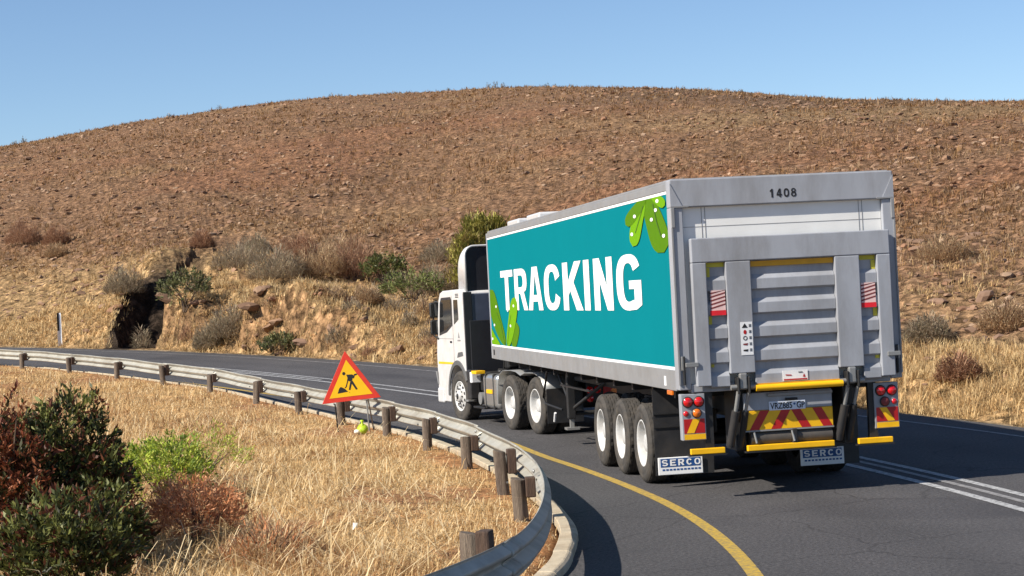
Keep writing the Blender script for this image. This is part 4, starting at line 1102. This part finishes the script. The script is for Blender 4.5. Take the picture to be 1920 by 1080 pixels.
# folded tail lift platform
LY = -.085
lift = MB().box(-1.12, 1.19, LY - .055, LY + .035, 2.655, 2.93).build('tail_lift', M_grey, T, .012)
tag(lift, 'folded grey tail lift platform with ribbed steps')
for a, b, z0 in ((-1.12, -.955, 1.275), (-.735, -.445, 1.40), (.535, .825, 1.40), (1.03, 1.19, 1.275)):
    MB().box(a, b, LY - .054, LY + .034, z0, 2.654).build('lift_upright', M_grey, lift, .010)
MB().box(-1.12, -.955, LY - .040, LY + .036, 2.55, 2.654)
for bi, (a, b, z0) in enumerate(((-.955, -.735, 1.275), (-.445, .535, 1.275), (.825, 1.03, 1.275))):
    MB().box(a, b, LY + .020, LY + .034, z0, 2.654).build('lift_sheet', M_grey, lift)
    z = 2.50
    while z > 1.42:                                    # sloped steps
        zz = z
        MB().prism([(LY + .0195, zz), (LY - .024, zz - .05), (LY - .024, zz - .165), (LY + .0195, zz - .185)], 'x', a + .002, b - .002).build('step', M_grey, lift, .004, 1)
        z -= .268
MB().box(-.44, .53, LY - .008, LY + .0195, 2.585, 2.645).build('reflective_strip', M_ochre, lift)
for bx0, bx1, s in ((-.953, -.737, 1), (.827, 1.028, -1)):
    MB().box(bx0, bx1, LY + .012, LY + .0195, 2.60, 2.65).build('reflective_strip', M_olive, lift)
    x0 = bx0 if s > 0 else bx1 - .05
    for z in (2.50, 1.98, 1.50, 1.29): MB().box(x0, x0 + .05, LY + .011, LY + .0193, z - .02 * (z > 1.3), z + .095).build('reflective_strip', M_olive, lift)
    cx = (bx0 + bx1) / 2 + .01 * s
    f = MB().box(cx - .085, cx + .085, LY - .032, LY - .027, 2.115, 2.34).build('warning_flag', M_flagw, lift)
    MB().box(cx - .092, cx + .088, LY - .035, LY - .025, 2.06, 2.114).build('flag_hem', M_flag, f)
    for i in range(5):
        z = 2.13 + i * .042
        flat('flag_stripe', [[(cx - .085, z), (cx + .085, z + .045), (cx + .085, min(2.338, z + .061)), (cx - .085, z + .018)]], M_flags, f, rearf(LY - .0335))
# instruction sticker with pictograms
st_ = MB().box(-.60, -.462, LY - .0585, LY - .0555, 1.60, 1.97).build('instruction_sticker', M_sticker, lift)
for i in range(5):
    z = 1.925 - i * .068
    if i == 0: flat('pictogram', [[(-.585, z - .02), (-.55, z + .03), (-.515, z - .02)]], M_blk, st_, rearf(LY - .061))
    elif i == 1: flat('pictogram', [disc2(-.55, z, .018, .025)], M_red, st_, rearf(LY - .061))
    elif i == 2: flat('pictogram', [disc2(-.55, z, .025, .025), disc2(-.55, z, .016, .016)[::-1]], M_blk, st_, rearf(LY - .061))
    else: flat('pictogram', [[(-.58, z - .006), (-.53, z - .014), (-.52, z + .012), (-.575, z + .008)]], M_blk if i == 4 else M_flags, st_, rearf(LY - .061))
    for j in range(3): flat('pictogram', [[(-.505, z - .012 + j * .012), (-.475, z - .012 + j * .012), (-.475, z - .006 + j * .012), (-.505, z - .006 + j * .012)]], M_blk, st_, rearf(LY - .061))
MB().box(-.44, .53, LY - .030, LY + .034, 1.252, 1.274).build('reflective_strip', M_ochre, lift)
lp = MB().box(-.13, .16, LY - .032, LY - .0245, 1.285, 1.40).build('maker_plate', M_sticker, lift)
MB().box(-.12, .15, LY - .0345, LY - .0322, 1.29, 1.305).build('plate_stripe', M_red, lp)
flat('plate_mark', [[(-.10, 1.345), (-.03, 1.34), (-.03, 1.352), (-.10, 1.357)]], M_red, lp, rearf(LY - .036)); flat('plate_mark', [[(.05, 1.37), (.10, 1.37), (.10, 1.38), (.05, 1.38)]], M_blk, lp, rearf(LY - .036))
flat('plate_mark', [[(.10, 1.32), (.13, 1.32), (.115, 1.36)]], M_red, lp, rearf(LY - .036))
# latches at the sides of the platform
for sx in (-1, 1):
    MB().box(*sorted((sx * 1.23, sx * 1.275)), -.062, -.032, 1.46, 1.62).build('door_latch', M_steel, T, .006)
    MB().box(*sorted((sx * 1.10, sx * 1.25)), -.16, -.135, 1.50, 1.55).build('door_latch', M_steel, T, .006)
    MB().tube([(sx * 1.245, -.05, 1.30), (sx * 1.245, -.05, 1.62)], .016, 8).build('lock_rod', M_black, T)
# arms, cylinders, yellow tube
MB().tube([(-.46, -.155, 1.225), (.55, -.155, 1.225)], .036, 16).build('lift_tube', M_yellow, T)
for sx, cx in ((-1, -.60), (1, .67)):
    MB().box(cx - .045, cx + .045, -.17, -.06, 1.22, 1.40).build('lift_hinge', M_steel, T, .015)
    MB().box(cx - .075, cx - .05, -.19, -.05, 1.17, 1.36).build('lift_hinge', M_black, T, .01)
    MB().box(cx + .05, cx + .075, -.19, -.05, 1.17, 1.36).build('lift_hinge', M_black, T, .01)
    MB().tube([(cx - .14, -.13, 1.245), (cx + .14, -.13, 1.245)], .03, 12).build('hinge_pin', M_steel, T)
    MB().tube([(cx - .06, -.15, 1.20), (cx - .09, -.08, .95)], .024, 10).build('piston_rod', M_steel, T)
    MB().tube([(cx - .085, -.09, .98), (cx - .14, .03, .58)], .048, 14).build('hydraulic_cylinder', M_plastic, T)
    MB().tube([(cx + .06, -.14, 1.18), (cx + .03, -.06, .95)], .02, 10).build('piston_rod', M_steel, T)
    MB().tube([(cx + .03, -.07, .97), (cx - .01, .06, .56)], .04, 14).build('hydraulic_cylinder', M_black, T)
    MB().box(cx - .06, cx + .06, .05, .5, .52, 1.2).build('lift_bracket', M_black, T, .01)
# board with number plate and chevrons
MB().box(-.57, .46, -.02, .03, .965, 1.165).build('plate_carrier', M_grey, T, .008)
MB().box(-.30, .46, -.05, -.021, 1.115, 1.15).build('plate_light_bar', M_alu, T, .006)
MB().tube([(-.10, -.06, 1.075), (.04, -.06, 1.075)], .016, 8).build('plate_lamp', M_black, T)
pl_ = MB().box(-.283, .143, -.032, -.0215, .955, 1.058).build('number_plate', M_plate, T, .006)
text_flat('plate_lettering', 'VRZ885', .098, M_blk, pl_, rearf(-.0345), .0018, .78, 'LEFT').location = (-.268, 0, .972)
text_flat('plate_lettering', 'GP', .098, M_blk, pl_, rearf(-.0345), .0018, .78, 'LEFT').location = (.036, 0, .972)
flat('plate_emblem', [disc2(.012, 1.018, .013, .012, 10)], M_blue, pl_, rearf(-.0345))
ch = MB().box(-.57, .46, -.022, .02, .745, .963).build('chevron_board', M_yellow, T, .004)
for x in (-.50, -.25): flat('chevron', [[(x - .02, .747), (x + .09, .747), (x + .22, .961), (x + .11, .961)]], M_red, ch, rearf(-.0245))
for x in (.03, .28):
    x1 = x; flat('chevron', [[(x1 - .06, .961), (x1 + .05, .961), (x1 + .17, .747), (x1 + .06, .747)]], M_red, ch, rearf(-.0245))
MB().box(-.575, .465, -.03, .015, .728, .744).build('board_edge', M_alu, T)
MB().tube([(-.50, .07, .65), (.45, .07, .65)], .092, 20).build('roller_buffer', M_roller, T)
MB().box(-.03, .03, -.05, .02, .56, .74).build('roller_catch', M_black, T, .01)
for x in (-.47, -.03): MB().tube([(x, -.03, .72), (x + .02, -.05, .60)], .014, 8).build('catch_hook', M_steel, T)
# under-run bars
for a, b in ((-1.215, -.82), (-.56, .455), (.74, 1.145)):
    MB().box(a, b, -.06, .0, .515, .58).build('underrun_bar', M_yellow, T, .008)
    MB().box(a - .02, b + .02, -.058, .06, .496, .513).build('underrun_beam', M_black, T)
for x in (-.98, .94): MB().box(x - .05, x + .05, .0, .06, .55, 1.2).build('bar_bracket', M_black, T)
# lamp boards
for sx in (-1, 1):
    x0, x1 = (-1.292, -1.018) if sx < 0 else (.955, 1.245)
    lb = MB().box(x0, x1, -.02, .10, .675, 1.195).build('lamp_board', M_grey, T, .008)
    w = x1 - x0
    for i in (0, 1):
        cx = x0 + w * (.27 + .46 * i)
        for nm, R_, dd, m in (('lamp_ring', .064, .018, M_black), ('tail_lamp', .053, .034, M_lampred)):
            MB().lathe([(-.018, R_), (-.02 - dd * .6, R_ * .98), (-.02 - dd, R_ * .75), (-.021 - dd * 1.1, .001)], 24, 'y', (cx, 0, 1.105)).build(nm, m, lb)
    cx = x0 + w * (.62 if sx < 0 else .42)
    MB().lathe([(-.018, .058), (-.045, .055), (-.052, .001)], 24, 'y', (cx, 0, .98)).build('lamp_ring', M_black, lb)
    MB().lathe([(-.046, .047), (-.058, .038), (-.062, .001)], 24, 'y', (cx, 0, .98)).build('indicator_lamp', M_amber if sx < 0 else M_flags, lb)
    cx = x0 + w * (.18 if sx < 0 else .82)
    MB().lathe([(-.018, .032), (-.032, .028), (-.035, .001)], 16, 'y', (cx, 0, .975)).build('reflector', M_lampred, lb)
    rp = MB().box(x0 + .02, x1 - .015, -.0235, -.0205, .755, .915).build('reflective_plate', M_red, lb)
    xm = (x0 + x1) / 2
    if sx < 0: ring = [(xm - .09, .757), (xm - .005, .757), (xm + .07, .913), (xm - .015, .913)]
    else: ring = [(xm + .09, .757), (xm + .005, .757), (xm - .09, .913), (xm - .005, .913)]
    flat('chevron', [ring], M_yellow, rp, rearf(-.0265))
    MB().box(x0 + .02, x1 - .01, -.024, -.0205, .685, .745).build('reflective_strip', M_yellow, lb)
# mudflaps
for sx in (-1, 1):
    x0, x1 = (-1.27, -.55) if sx < 0 else (.62, 1.27)
    fl = MB().box(x0, x1, 1.52, 1.535, .15, 1.18).build('mudflap', M_plastic, T)
    for z in (.72, .88): MB().box(x0, x1, 1.505, 1.519, z, z + .014).build('flap_rib', M_black, fl)
    a = x0 + .035 if sx < 0 else x0 - .09; w = .53
    pb = MB().box(a - .01, a + w + .01, 1.492, 1.5045, .155, .365).build('flap_plate', M_letter, fl, .02)
    MB().box(a + .02, a + w - .02, 1.4895, 1.4915, .25, .35).build('plate_field', M_blue, fl, .0)
    glyphs('flap_lettering', 'SERCO', a + .035, .263, .074, .076, .026, M_letter, fl, rearf(1.4868))
    for i in range(11): MB().box(a + .04 + i * .044, a + .07 + i * .044, 1.4895, 1.4915, .207, .227).build('flap_lettering', M_blue, fl)
# chassis, axles, wheels, legs
for sx in (-1, 1): MB().box(*sorted((sx * .40, sx * .52)), .3, 12.9, .92, 1.215).build('chassis_beam', M_black, T)
for i in range(12): MB().box(-1.2, 1.2, .6 + i * 1.15, .68 + i * 1.15, 1.12, 1.222).build('cross_member', M_black, T)
for i in range(3):
    y = 2.25 + 1.2725 * i
    MB().tube([(-1.0, y, WR), (1.0, y, WR)], .07, 12).build('axle', M_black, T)
    for sx in (-1, 1):
        wheel_pair(T, y, 1.275, sx)
        MB().box(*sorted((sx * .42, sx * .55)), y - .5, y + .42, .60, .93).build('suspension_arm', M_black, T, .03)
        MB().tube([(sx * .36, y + .30, .62), (sx * .36, y + .30, .92)], .13, 14).build('air_bag', M_rubber, T)
MB().prism([(6.6, .95), (8.0, .95), (8.0, .62), (7.8, .55), (6.8, .55), (6.6, .62)], 'x', -.35, .35).build('tool_box', M_black, T)
MB().tube([(-.75, 5.9, .78), (-.75, 6.6, .78)], .14, 18).build('air_tank', M_black, T)
for sx in (-1, 1):
    MB().box(*sorted((sx * 1.02, sx * .90)), 8.55, 8.69, .42, 1.22).build('landing_leg', M_black, T, .01)
    MB().box(*sorted((sx * .99, sx * .93)), 8.58, 8.66, .28, .42).build('landing_leg', M_steel, T)
    MB().box(*sorted((sx * 1.06, sx * .86)), 8.50, 8.74, .25, .285).build('leg_foot', M_steel, T)
    MB().tube([(sx * .96, 8.62, .55), (sx * .5, 8.0, 1.0)], .03, 8).build('leg_brace', M_black, T)
    MB().tube([(sx * .96, 8.62, .62), (sx * 1.0, 9.6, 1.2)], .024, 8).build('leg_brace', M_black, T)
MB().tube([(-.95, 8.62, .5), (.95, 8.62, .5)], .035, 8).build('leg_brace', M_black, T)
MB().tube([(-1.2, 9.3, 1.15), (-1.2, 9.75, .72), (-1.2, 9.55, .62), (-1.05, 8.9, .55)], .018, 8).build('crank_handle', M_black, T)
MB().tube([(-1.15, 9.0, .50), (-1.15, 9.1, .36)], .02, 8).build('crank_grip', M_sticker, T)
MB().box(-1.25, -1.21, 5.6, 7.9, .98, 1.0).build('side_guard', M_black, T)

# ------------------------------------------------------------------ tractor
HEAD = math.radians(9.3)
K = thing('truck_tractor', 'white cab-over truck tractor with a tall roof deflector pulling the trailer', 'truck', (.02, 12.17, 0), HEAD)
# local: x right, y forward from the middle of the drive axles, z up
ARCH = [(3.97 + .60 * math.cos(math.radians(a)), .49 + .60 * math.sin(math.radians(a))) for a in range(0, 181, 12)]
prof = [(5.36, .36), (5.40, .50), (5.41, 1.25), (5.36, 1.55), (5.12, 2.36), (5.0, 2.50), (4.8, 2.545), (3.62, 2.56), (3.46, 2.48), (3.44, 1.0), (3.44, .98)] 
prof += [(3.46, .98)] + [p for p in ARCH[::-1] if p[1] > .98] + [p for p in ARCH[::-1] if p[0] > 3.97 and p[1] <= .98] + [(4.58, .36)]
MB().prism(prof, 'x', -1.205, 1.205).build('cab', M_white, K, .045, 3)
MB().box(-1.18, 1.18, 3.405, 3.4355, 1.02, 2.46).build('cab_rear_wall', M_cabback, K, .02)
MB().box(-1.10, 1.10, 3.38, 3.404, .62, 1.95).build('rear_cover', M_navy, K, .02)
MB().box(-1.195, -1.03, 3.39, 3.4365, 1.0, 2.5).build('cab_rear_pillar', M_navy, K, .01)
MB().box(-.45, .75, 3.376, 3.3795, 1.35, 1.9).build('rear_window', M_glass, K, .02)
# roof deflector: swept white shell, dark hollow back
dv = []; nseg = 12
rows = [(4.10, 2.56, 1.06, .02), (4.06, 2.78, 1.08, .08), (4.0, 3.02, 1.10, .14), (3.92, 3.22, 1.11, .18), (3.82, 3.33, 1.11, .20), (3.7, 3.38, 1.11, .20), (3.50, 3.395, 1.11, .20)]
for (y, zt, hw, rr) in rows:
    ring = [(-hw, 2.50)]
    for i in range(7): t = math.pi - math.pi / 2 * i / 6; ring.append((-hw + rr + rr * math.cos(t), zt - rr + rr * math.sin(t)))
    for i in range(7): t = math.pi / 2 - math.pi / 2 * i / 6; ring.append((hw - rr + rr * math.cos(t), zt - rr + rr * math.sin(t)))
    ring.append((hw, 2.50)); dv.append([(p[0], y, p[1]) for p in ring])
m_ = len(dv[0]); mb = MB()
mb.add([p for r in dv for p in r], [(i * m_ + j, i * m_ + j + 1, (i + 1) * m_ + j + 1, (i + 1) * m_ + j) for i in range(len(dv) - 1) for j in range(m_ - 1)], True)
df = mb.build('air_deflector', M_white, K); s_ = df.modifiers.new('thickness', 'SOLIDIFY'); s_.thickness = .035; s_.offset = -1
ringb = [(p[0] * .972, 3.54, 2.5 + (p[2] - 2.5) * .96) for p in dv[-1]]
MB().add(ringb, [tuple(range(m_))]).build('deflector_back', M_navy, K)
# side windows and door
CXL = -1.2075
cabs = lambda d: (lambda u_, v_: (CXL - d, -u_, v_))
for sgn in (-1, 1):
    f = (lambda d: (lambda u_, v_: (sgn * (1.2075 + d), u_, v_)))
    flat('door_window', [[(5.10, 1.72), (4.98, 2.28), (4.90, 2.36), (4.28, 2.37), (4.24, 2.33), (4.26, 1.90), (4.62, 1.78)]], M_glass, K, f(.002))
    flat('window_seal', [[(5.15, 1.66), (5.02, 2.31), (4.92, 2.41), (4.25, 2.42), (4.19, 2.36), (4.2, 1.86), (4.6, 1.73)]], M_plastic, K, f(.0))
    flat('side_window', [[(4.08, 1.88), (4.06, 2.36), (3.78, 2.36), (3.76, 1.98)]], M_glass, K, f(.002))
    flat('door_handle', [[(4.28, 1.52), (4.28, 1.56), (4.42, 1.56), (4.42, 1.52)]], M_blk, K, f(.002))
    flat('reflective_strip', [[(5.30, 1.10), (5.30, 1.145), (3.95, 1.145), (3.95, 1.11)]], M_yellow, K, f(.002))
    flat('vent', [[(3.98, 1.24), (3.90, 1.34), (3.6, 1.36), (3.56, 1.28)]], M_greyplastic, K, f(.002))
    flat('door_seam', [[(4.17, 1.12), (4.17, 2.45), (4.18, 2.45), (4.18, 1.12)]], M_greyplastic, K, f(.001))
    flat('door_seam', [[(5.2, 1.60), (4.18, 1.60), (4.18, 1.606), (5.2, 1.606)]], M_greyplastic, K, f(.001))
    flat('badge', [[(3.86, 1.62), (3.74, 1.62), (3.80, 1.74)]], M_alu, K, f(.001)); flat('badge', [[(3.9, 1.56), (3.7, 1.56), (3.7, 1.59), (3.9, 1.59)]], M_alu, K, f(.001))
    MB().box(*sorted((sgn * 1.02, sgn * 1.2)), 3.42, 3.62, .40, .44).build('cab_step', M_steel, K, .01)
    for dz in (0, .05, .10): flat('vent', [[(3.92, 2.40 + dz * .6), (3.70, 2.40 + dz * .6), (3.70, 2.415 + dz * .6), (3.92, 2.415 + dz * .6)]], M_blk, K, f(.0012))
    # wheel arch liner
    ar = [(3.97 + R_ * math.cos(math.radians(a)), .49 + R_ * math.sin(math.radians(a))) for R_, rng_ in ((.605, range(0, 153, 8)), (.70, range(152, -1, -8))) for a in rng_]
    mb = MB(); mb.prism(ar, 'x', *sorted((sgn * 1.05, sgn * 1.222))); mb.build('wheel_arch', M_greyplastic, K, .01)
    MB().box(*sorted((sgn * 1.0, sgn * 1.21)), 3.20, 3.40, .45, 1.02).build('rear_mudguard', M_plastic, K, .03)
    # mirrors
    MB().tube([(sgn * 1.18, 5.12, 2.32), (sgn * 1.22, 5.28, 2.34), (sgn * 1.27, 5.30, 2.30), (sgn * 1.27, 5.30, 1.66), (sgn * 1.21, 5.20, 1.60)], .02, 8).build('mirror_arm', M_black, K)
    MB().box(*sorted((sgn * 1.16, sgn * 1.35)), 5.24, 5.34, 2.02, 2.33).build('mirror', M_black, K, .04, 3)
    mi = MB().box(*sorted((sgn * 1.17, sgn * 1.35)), 5.24, 5.33, 1.68, 1.98).build('mirror', M_black, K, .04, 3)
    MB().box(*sorted((sgn * 1.19, sgn * 1.33)), 5.234, 5.2395, 1.71, 1.95).build('mirror_glass', M_glass, mi)
    MB().box(*sorted((sgn * 1.18, sgn * 1.33)), 5.234, 5.2395, 2.06, 2.29).build('mirror_glass', M_glass, K)
    MB().box(*sorted((sgn * 1.15, sgn * 1.225)), 5.0, 5.42, .33, .62).build('bumper_corner', M_white, K, .03)
    MB().tube([(sgn * 1.21, 5.36, .7), (sgn * 1.235, 5.38, .95)], .02, 8).build('grab_handle', M_alu, K)
MB().box(-1.1, 1.1, 5.12, 5.4, 1.62, 2.34).build('windscreen', M_glass, K, .02) if False else None
flat('windscreen', [[(-1.08, 1.64), (1.08, 1.64), (1.0, 2.32), (-1.0, 2.32)]], M_glass, K, lambda u_, v_: (u_, 5.36 - (v_ - 1.55) * .2963 + .012, v_))
MB().box(-1.19, 1.19, 5.39, 5.43, .36, .60).build('bumper', M_white, K, .02)
MB().box(-.9, .9, 5.405, 5.425, .8, 1.4).build('grille', M_plastic, K, .02)
for x in (-.85, .85): MB().box(x - .16, x + .16, 5.42, 5.44, .42, .56).build('headlamp', M_glass, K, .02)
# chassis of the tractor
for sx in (-1, 1):
    MB().box(*sorted((sx * .38, sx * .46)), -1.35, 5.0, .62, .90).build('chassis_beam', M_black, K)
    for u_ in (-.70, .70): wheel_pair(K, u_, 1.255, sx)
for u_ in (-.70, .70): MB().tube([(-.95, u_, WR), (.95, u_, WR)], .09, 12).build('axle', M_black, K)
MB().tube([(-.95, 3.97, WR), (.95, 3.97, WR)], .06, 12).build('axle', M_black, K)
for sx in (-1, 1):
    F = Matrix.Identity(4) if sx < 0 else Matrix.Rotation(math.pi, 4, 'Z')
    o = link('wheel', T31, K, M=Matrix.Translation((sx * 1.20, 3.97, WR)) @ Matrix.Rotation(math.radians(5), 4, 'Z') @ F)
    link('rim', RST_, o); link('wheel_nut', RDK, o)
    # mudguard over the drive wheels
    gp = [(.70 - .56, .56), (.70 - .57, .85), (.55, 1.055), (.9, 1.06), (1.18, .98), (1.30, .80), (1.32, .50)]
    gq = [(p[0] * 1.0, p[1]) for p in gp]
    def strip(pts, x0, x1, nm, m, th=.012):
        mb = MB(); n = len(pts); vs = [(x0, *p) for p in pts] + [(x1, *p) for p in pts]
        mb.add(vs, [(i, i + 1, n + i + 1, n + i) for i in range(n - 1)], True); o = mb.build(nm, m, K); s = o.modifiers.new('thickness', 'SOLIDIFY'); s.thickness = th; return o
    strip([(1.34, .45), (1.32, .80), (1.22, .98), (1.0, 1.06), (.55, 1.075), (.25, 1.06), (.0, 1.0), (-.25, 1.05), (-.75, 1.06), (-1.08, .98), (-1.26, .78)], sx * .62, sx * 1.255, 'mudguard', M_steel)
    MB().box(*sorted((sx * .60, sx * 1.24)), -1.32, -1.305, .22, .80).build('mudflap', M_plastic, K)
# fuel tank
tk = [(1.42, .36), (1.40, .44), (1.40, .92), (1.46, 1.0), (2.28, 1.0), (2.34, .92), (2.34, .44), (2.28, .36)]
tank = MB().box(-1.235, -.62, 1.42, 2.32, .34, .97).build('fuel_tank', M_chrome, K, .09, 5)
for u_ in (1.62, 2.10): MB().box(-1.246, -.60, u_, u_ + .05, .33, .982).build('tank_strap', M_black, tank, .085, 4)
MB().lathe([(1.0, .06), (1.03, .06), (1.035, .001)], 16, 'z', (-.98, 1.95, 0)).build('tank_cap', M_black, tank)
MB().box(-1.2495, -1.236, 1.70, 2.05, .62, .69).build('reflective_strip', M_yellow, tank)
MB().tube([(-1.20, 2.62, .50), (-.70, 2.62, .50)], .115, 20).build('air_tank', M_steel, K)
MB().box(-1.05, -.62, 2.45, 3.05, .62, .98).build('battery_box', M_black, K, .02)
MB().box(-1.22, -1.0, 3.02, 3.16, .78, .98).build('lamp_holder', M_sticker, K, .01)
MB().box(-1.235, -1.05, 2.70, 3.0, .95, 1.01).build('marker_lamp', M_yellow, K, .008)
MB().box(-1.18, -.60, 2.45, 3.15, .30, .34).build('step_plate', M_black, K, .01)
MB().box(1.0, 1.23, 1.42, 2.9, .38, .98).build('fuel_tank', M_chrome, K, .08, 4)
MB().tube([(-.55, 3.1, 1.0), (-.55, 2.9, 1.55), (-.50, 1.9, 1.18), (-.45, .9, 1.16)], .022, 8).build('air_hose', M_black, K)
MB().tube([(-.40, 3.1, 1.0), (-.35, 2.7, 1.35), (-.35, 1.9, 1.12), (-.35, 1.0, 1.14)], .02, 8).build('air_hose', M_black, K)
MB().tube([(-.62, -1.2, .97), (-.62, 3.2, .99)], .025, 8).build('catwalk_rail', M_black, K)
MB().prism([(-.55, .93), (.6, .93), (.45, 1.2), (-.75, 1.2)], 'x', -.5, .5).build('fifth_wheel', M_black, K)
MB().box(-.55, -.15, 2.85, 3.15, 1.0, 1.75).build('air_filter', M_black, K, .04)
# tractor tail lamps
MB().box(-.55, 1.05, -1.40, -1.33, .55, .85).build('rear_beam', M_black, K, .01)
for x, z in ((-.50, .74), (-.36, .74), (-.50, .60)):
    MB().lathe([(-1.40, .062), (-1.425, .055), (-1.43, .001)], 20, 'y', (x, 0, z)).build('tail_lamp', M_lampred, K)
lp2 = MB().box(-.26, .08, -1.412, -1.402, .56, .78).build('reflective_plate', M_red, K)
flat('chevron', [[(-.22, .562), (-.08, .562), (.06, .778), (-.08, .778)]], M_amber, lp2, rearf(-1.4145))
flat('chevron', [[(.02, .562), (.078, .562), (.078, .65)]], M_amber, lp2, rearf(-1.4145))

# ------------------------------------------------------------------ warning sign
sg = thing('warning_sign', 'red and yellow triangular roadworks sign on thin legs in front of the guardrail', 'road sign', (-4.05, 13.55, .05), 0)
face = Vector((CAM[0] + 4.05, CAM[1] - 13.55, 0)).normalized()
rzs = math.atan2(face.x, -face.y)
RB = Matrix.Rotation(rzs * .6, 4, 'Z') @ Matrix.Translation((0, 0, .60)) @ Matrix.Rotation(math.radians(-6), 4, 'X')
SC = Matrix.Rotation(math.radians(-3.6), 4, 'Y')
tri = [(-.535, 0.0), (.525, 0.0), (-.12, .885)]
tri = [(-.53, -.0), (.53, -.0), (-.02, .905)]
def inset(poly, f): 
    c = np.mean(poly, 0); return [tuple(c + (np.array(p) - c) * f) for p in poly]
MS = RB @ SC
def smap(y): return lambda u_, v_: tuple(MS @ Vector((u_, y, v_)))
mb = MB(); mb.prism(tri, 'y', -.006, .006); mb.v = [tuple(MS @ Vector(p)) for p in mb.v]
sp = mb.build('sign_board', M_signred, sg, .003, 1)
flat('sign_field', [inset(tri, .73)], M_signyel, sp, smap(-.0095))
blk = lambda ring: flat('sign_symbol', [ring], M_blk, sp, smap(-.012))
blk([(-.235, .155), (-.045, .17), (-.10, .23), (-.165, .27), (-.2, .24)])                       # heap
blk(disc2(-.085, .50, .028, .03, 14))                                                        # head
blk([(-.045, .475), (.06, .47), (.105, .44), (.085, .395), (.06, .40), (.05, .36), (.015, .345), (-.02, .36), (-.03, .43)])      # torso
blk([(.03, .352), (.058, .352), (.13, .20), (.10, .185), (.035, .305), (.0, .195), (-.03, .20), (.008, .33)])
blk([(-.028, .41), (-.012, .405), (-.032, .33), (-.06, .265), (-.075, .272), (-.05, .335)])
blk([(-.10, .245), (-.06, .28), (-.05, .27), (-.085, .235)])
blk([(.09, .47), (.15, .475), (.15, .455), (.10, .44)])
for i in range(26):
    u_ = rng.uniform(-.26, .26); v_ = rng.uniform(.13, .62)
    if abs(u_) < .33 * (1 - v_ / .72) and not (-.25 < u_ < .14 and .15 < v_ < .5):
        flat('scuff', [[(u_, v_), (u_ + rng.uniform(.02, .045), v_ + rng.uniform(-.015, .015)), (u_ + .015, v_ + .012)]], M_signdirt, sp, smap(-.0105))
MB().tube([(-.30, .03, .56), (-.25, .16, -.1)], .014, 8).build('sign_leg', M_black, sg)
MB().tube([(.27, .03, .60), (.30, .02, -.15)], .014, 8).build('sign_leg', M_steel, sg)
MB().tube([(.30, .05, .60), (.42, .42, -.1)], .014, 8).build('sign_leg', M_steel, sg)

# bag at the foot of the sign
def crumpled(name, label, cat, loc, pts, m, m2=None):
    t = thing(name, label, cat, loc)
    return t
bg_ = thing('plastic_bag', 'knotted lime green plastic bag weighing down the sign leg', 'bag', (-3.93, 12.9, float(field_z(np.array([-3.93]), np.array([12.9]))[0]) + .0))
V = I2.copy(); rg = np.random.default_rng(5); V = V * (1 + .13 * rg.standard_normal((len(V), 1)))
V[:, 2] = V[:, 2] * .10 + .085; V[:, 0] *= .115 * (1.15 - 2.2 * V[:, 2]); V[:, 1] *= .10 * (1.1 - 2 * V[:, 2])
link('bag_body', np_mesh('bag_body', V, IF2, M_bag, True), bg_)
MB().lathe([(.15, .045), (.19, .02), (.215, .018), (.245, .042), (.25, .001)], 12, 'z').build('bag_knot', M_bag, bg_)
V2 = I2 * np.array([.055, .05, .045]) * (1 + .15 * rg.standard_normal((len(I2), 1))) + np.array([-.10, -.03, .05])
link('bag_corner', np_mesh('bag_corner', V2, IF2, M_bagw, True), bg_)
lit = MB().add([(0, 0, 0), (.05, .01, .02), (.06, .02, .07), (.01, .01, .08), (.03, -.03, .04)], [(0, 1, 4), (1, 2, 4), (2, 3, 4), (3, 0, 4)]).build('paper_scrap', M_bagw)
lit.location = (-5.14, -1.75, float(field_z(np.array([-5.14]), np.array([-1.75]))[0]) + .12)
tag(lit, 'small white paper scrap lying in the dry grass', 'litter')
# delineator post across the road
dp = thing('delineator_post', 'thin black and white roadside marker post at the far road edge', 'marker post', at(-12.45, 56.1), math.radians(15))
MB().prism([(-.085, .0), (.0, .03), (.0, .038), (-.085, .008)], 'z', -.2, 1.32).build('post_wing', M_sticker, dp)
MB().prism([(.001, .03), (.075, .0), (.075, .008), (.001, .038)], 'z', -.2, 1.32).build('post_wing', M_letter, dp)
MB().prism([(-.088, -.005), (-.001, .026), (-.001, .029), (-.088, -.001)], 'z', .62, 1.321).build('black_band', M_blk, dp)
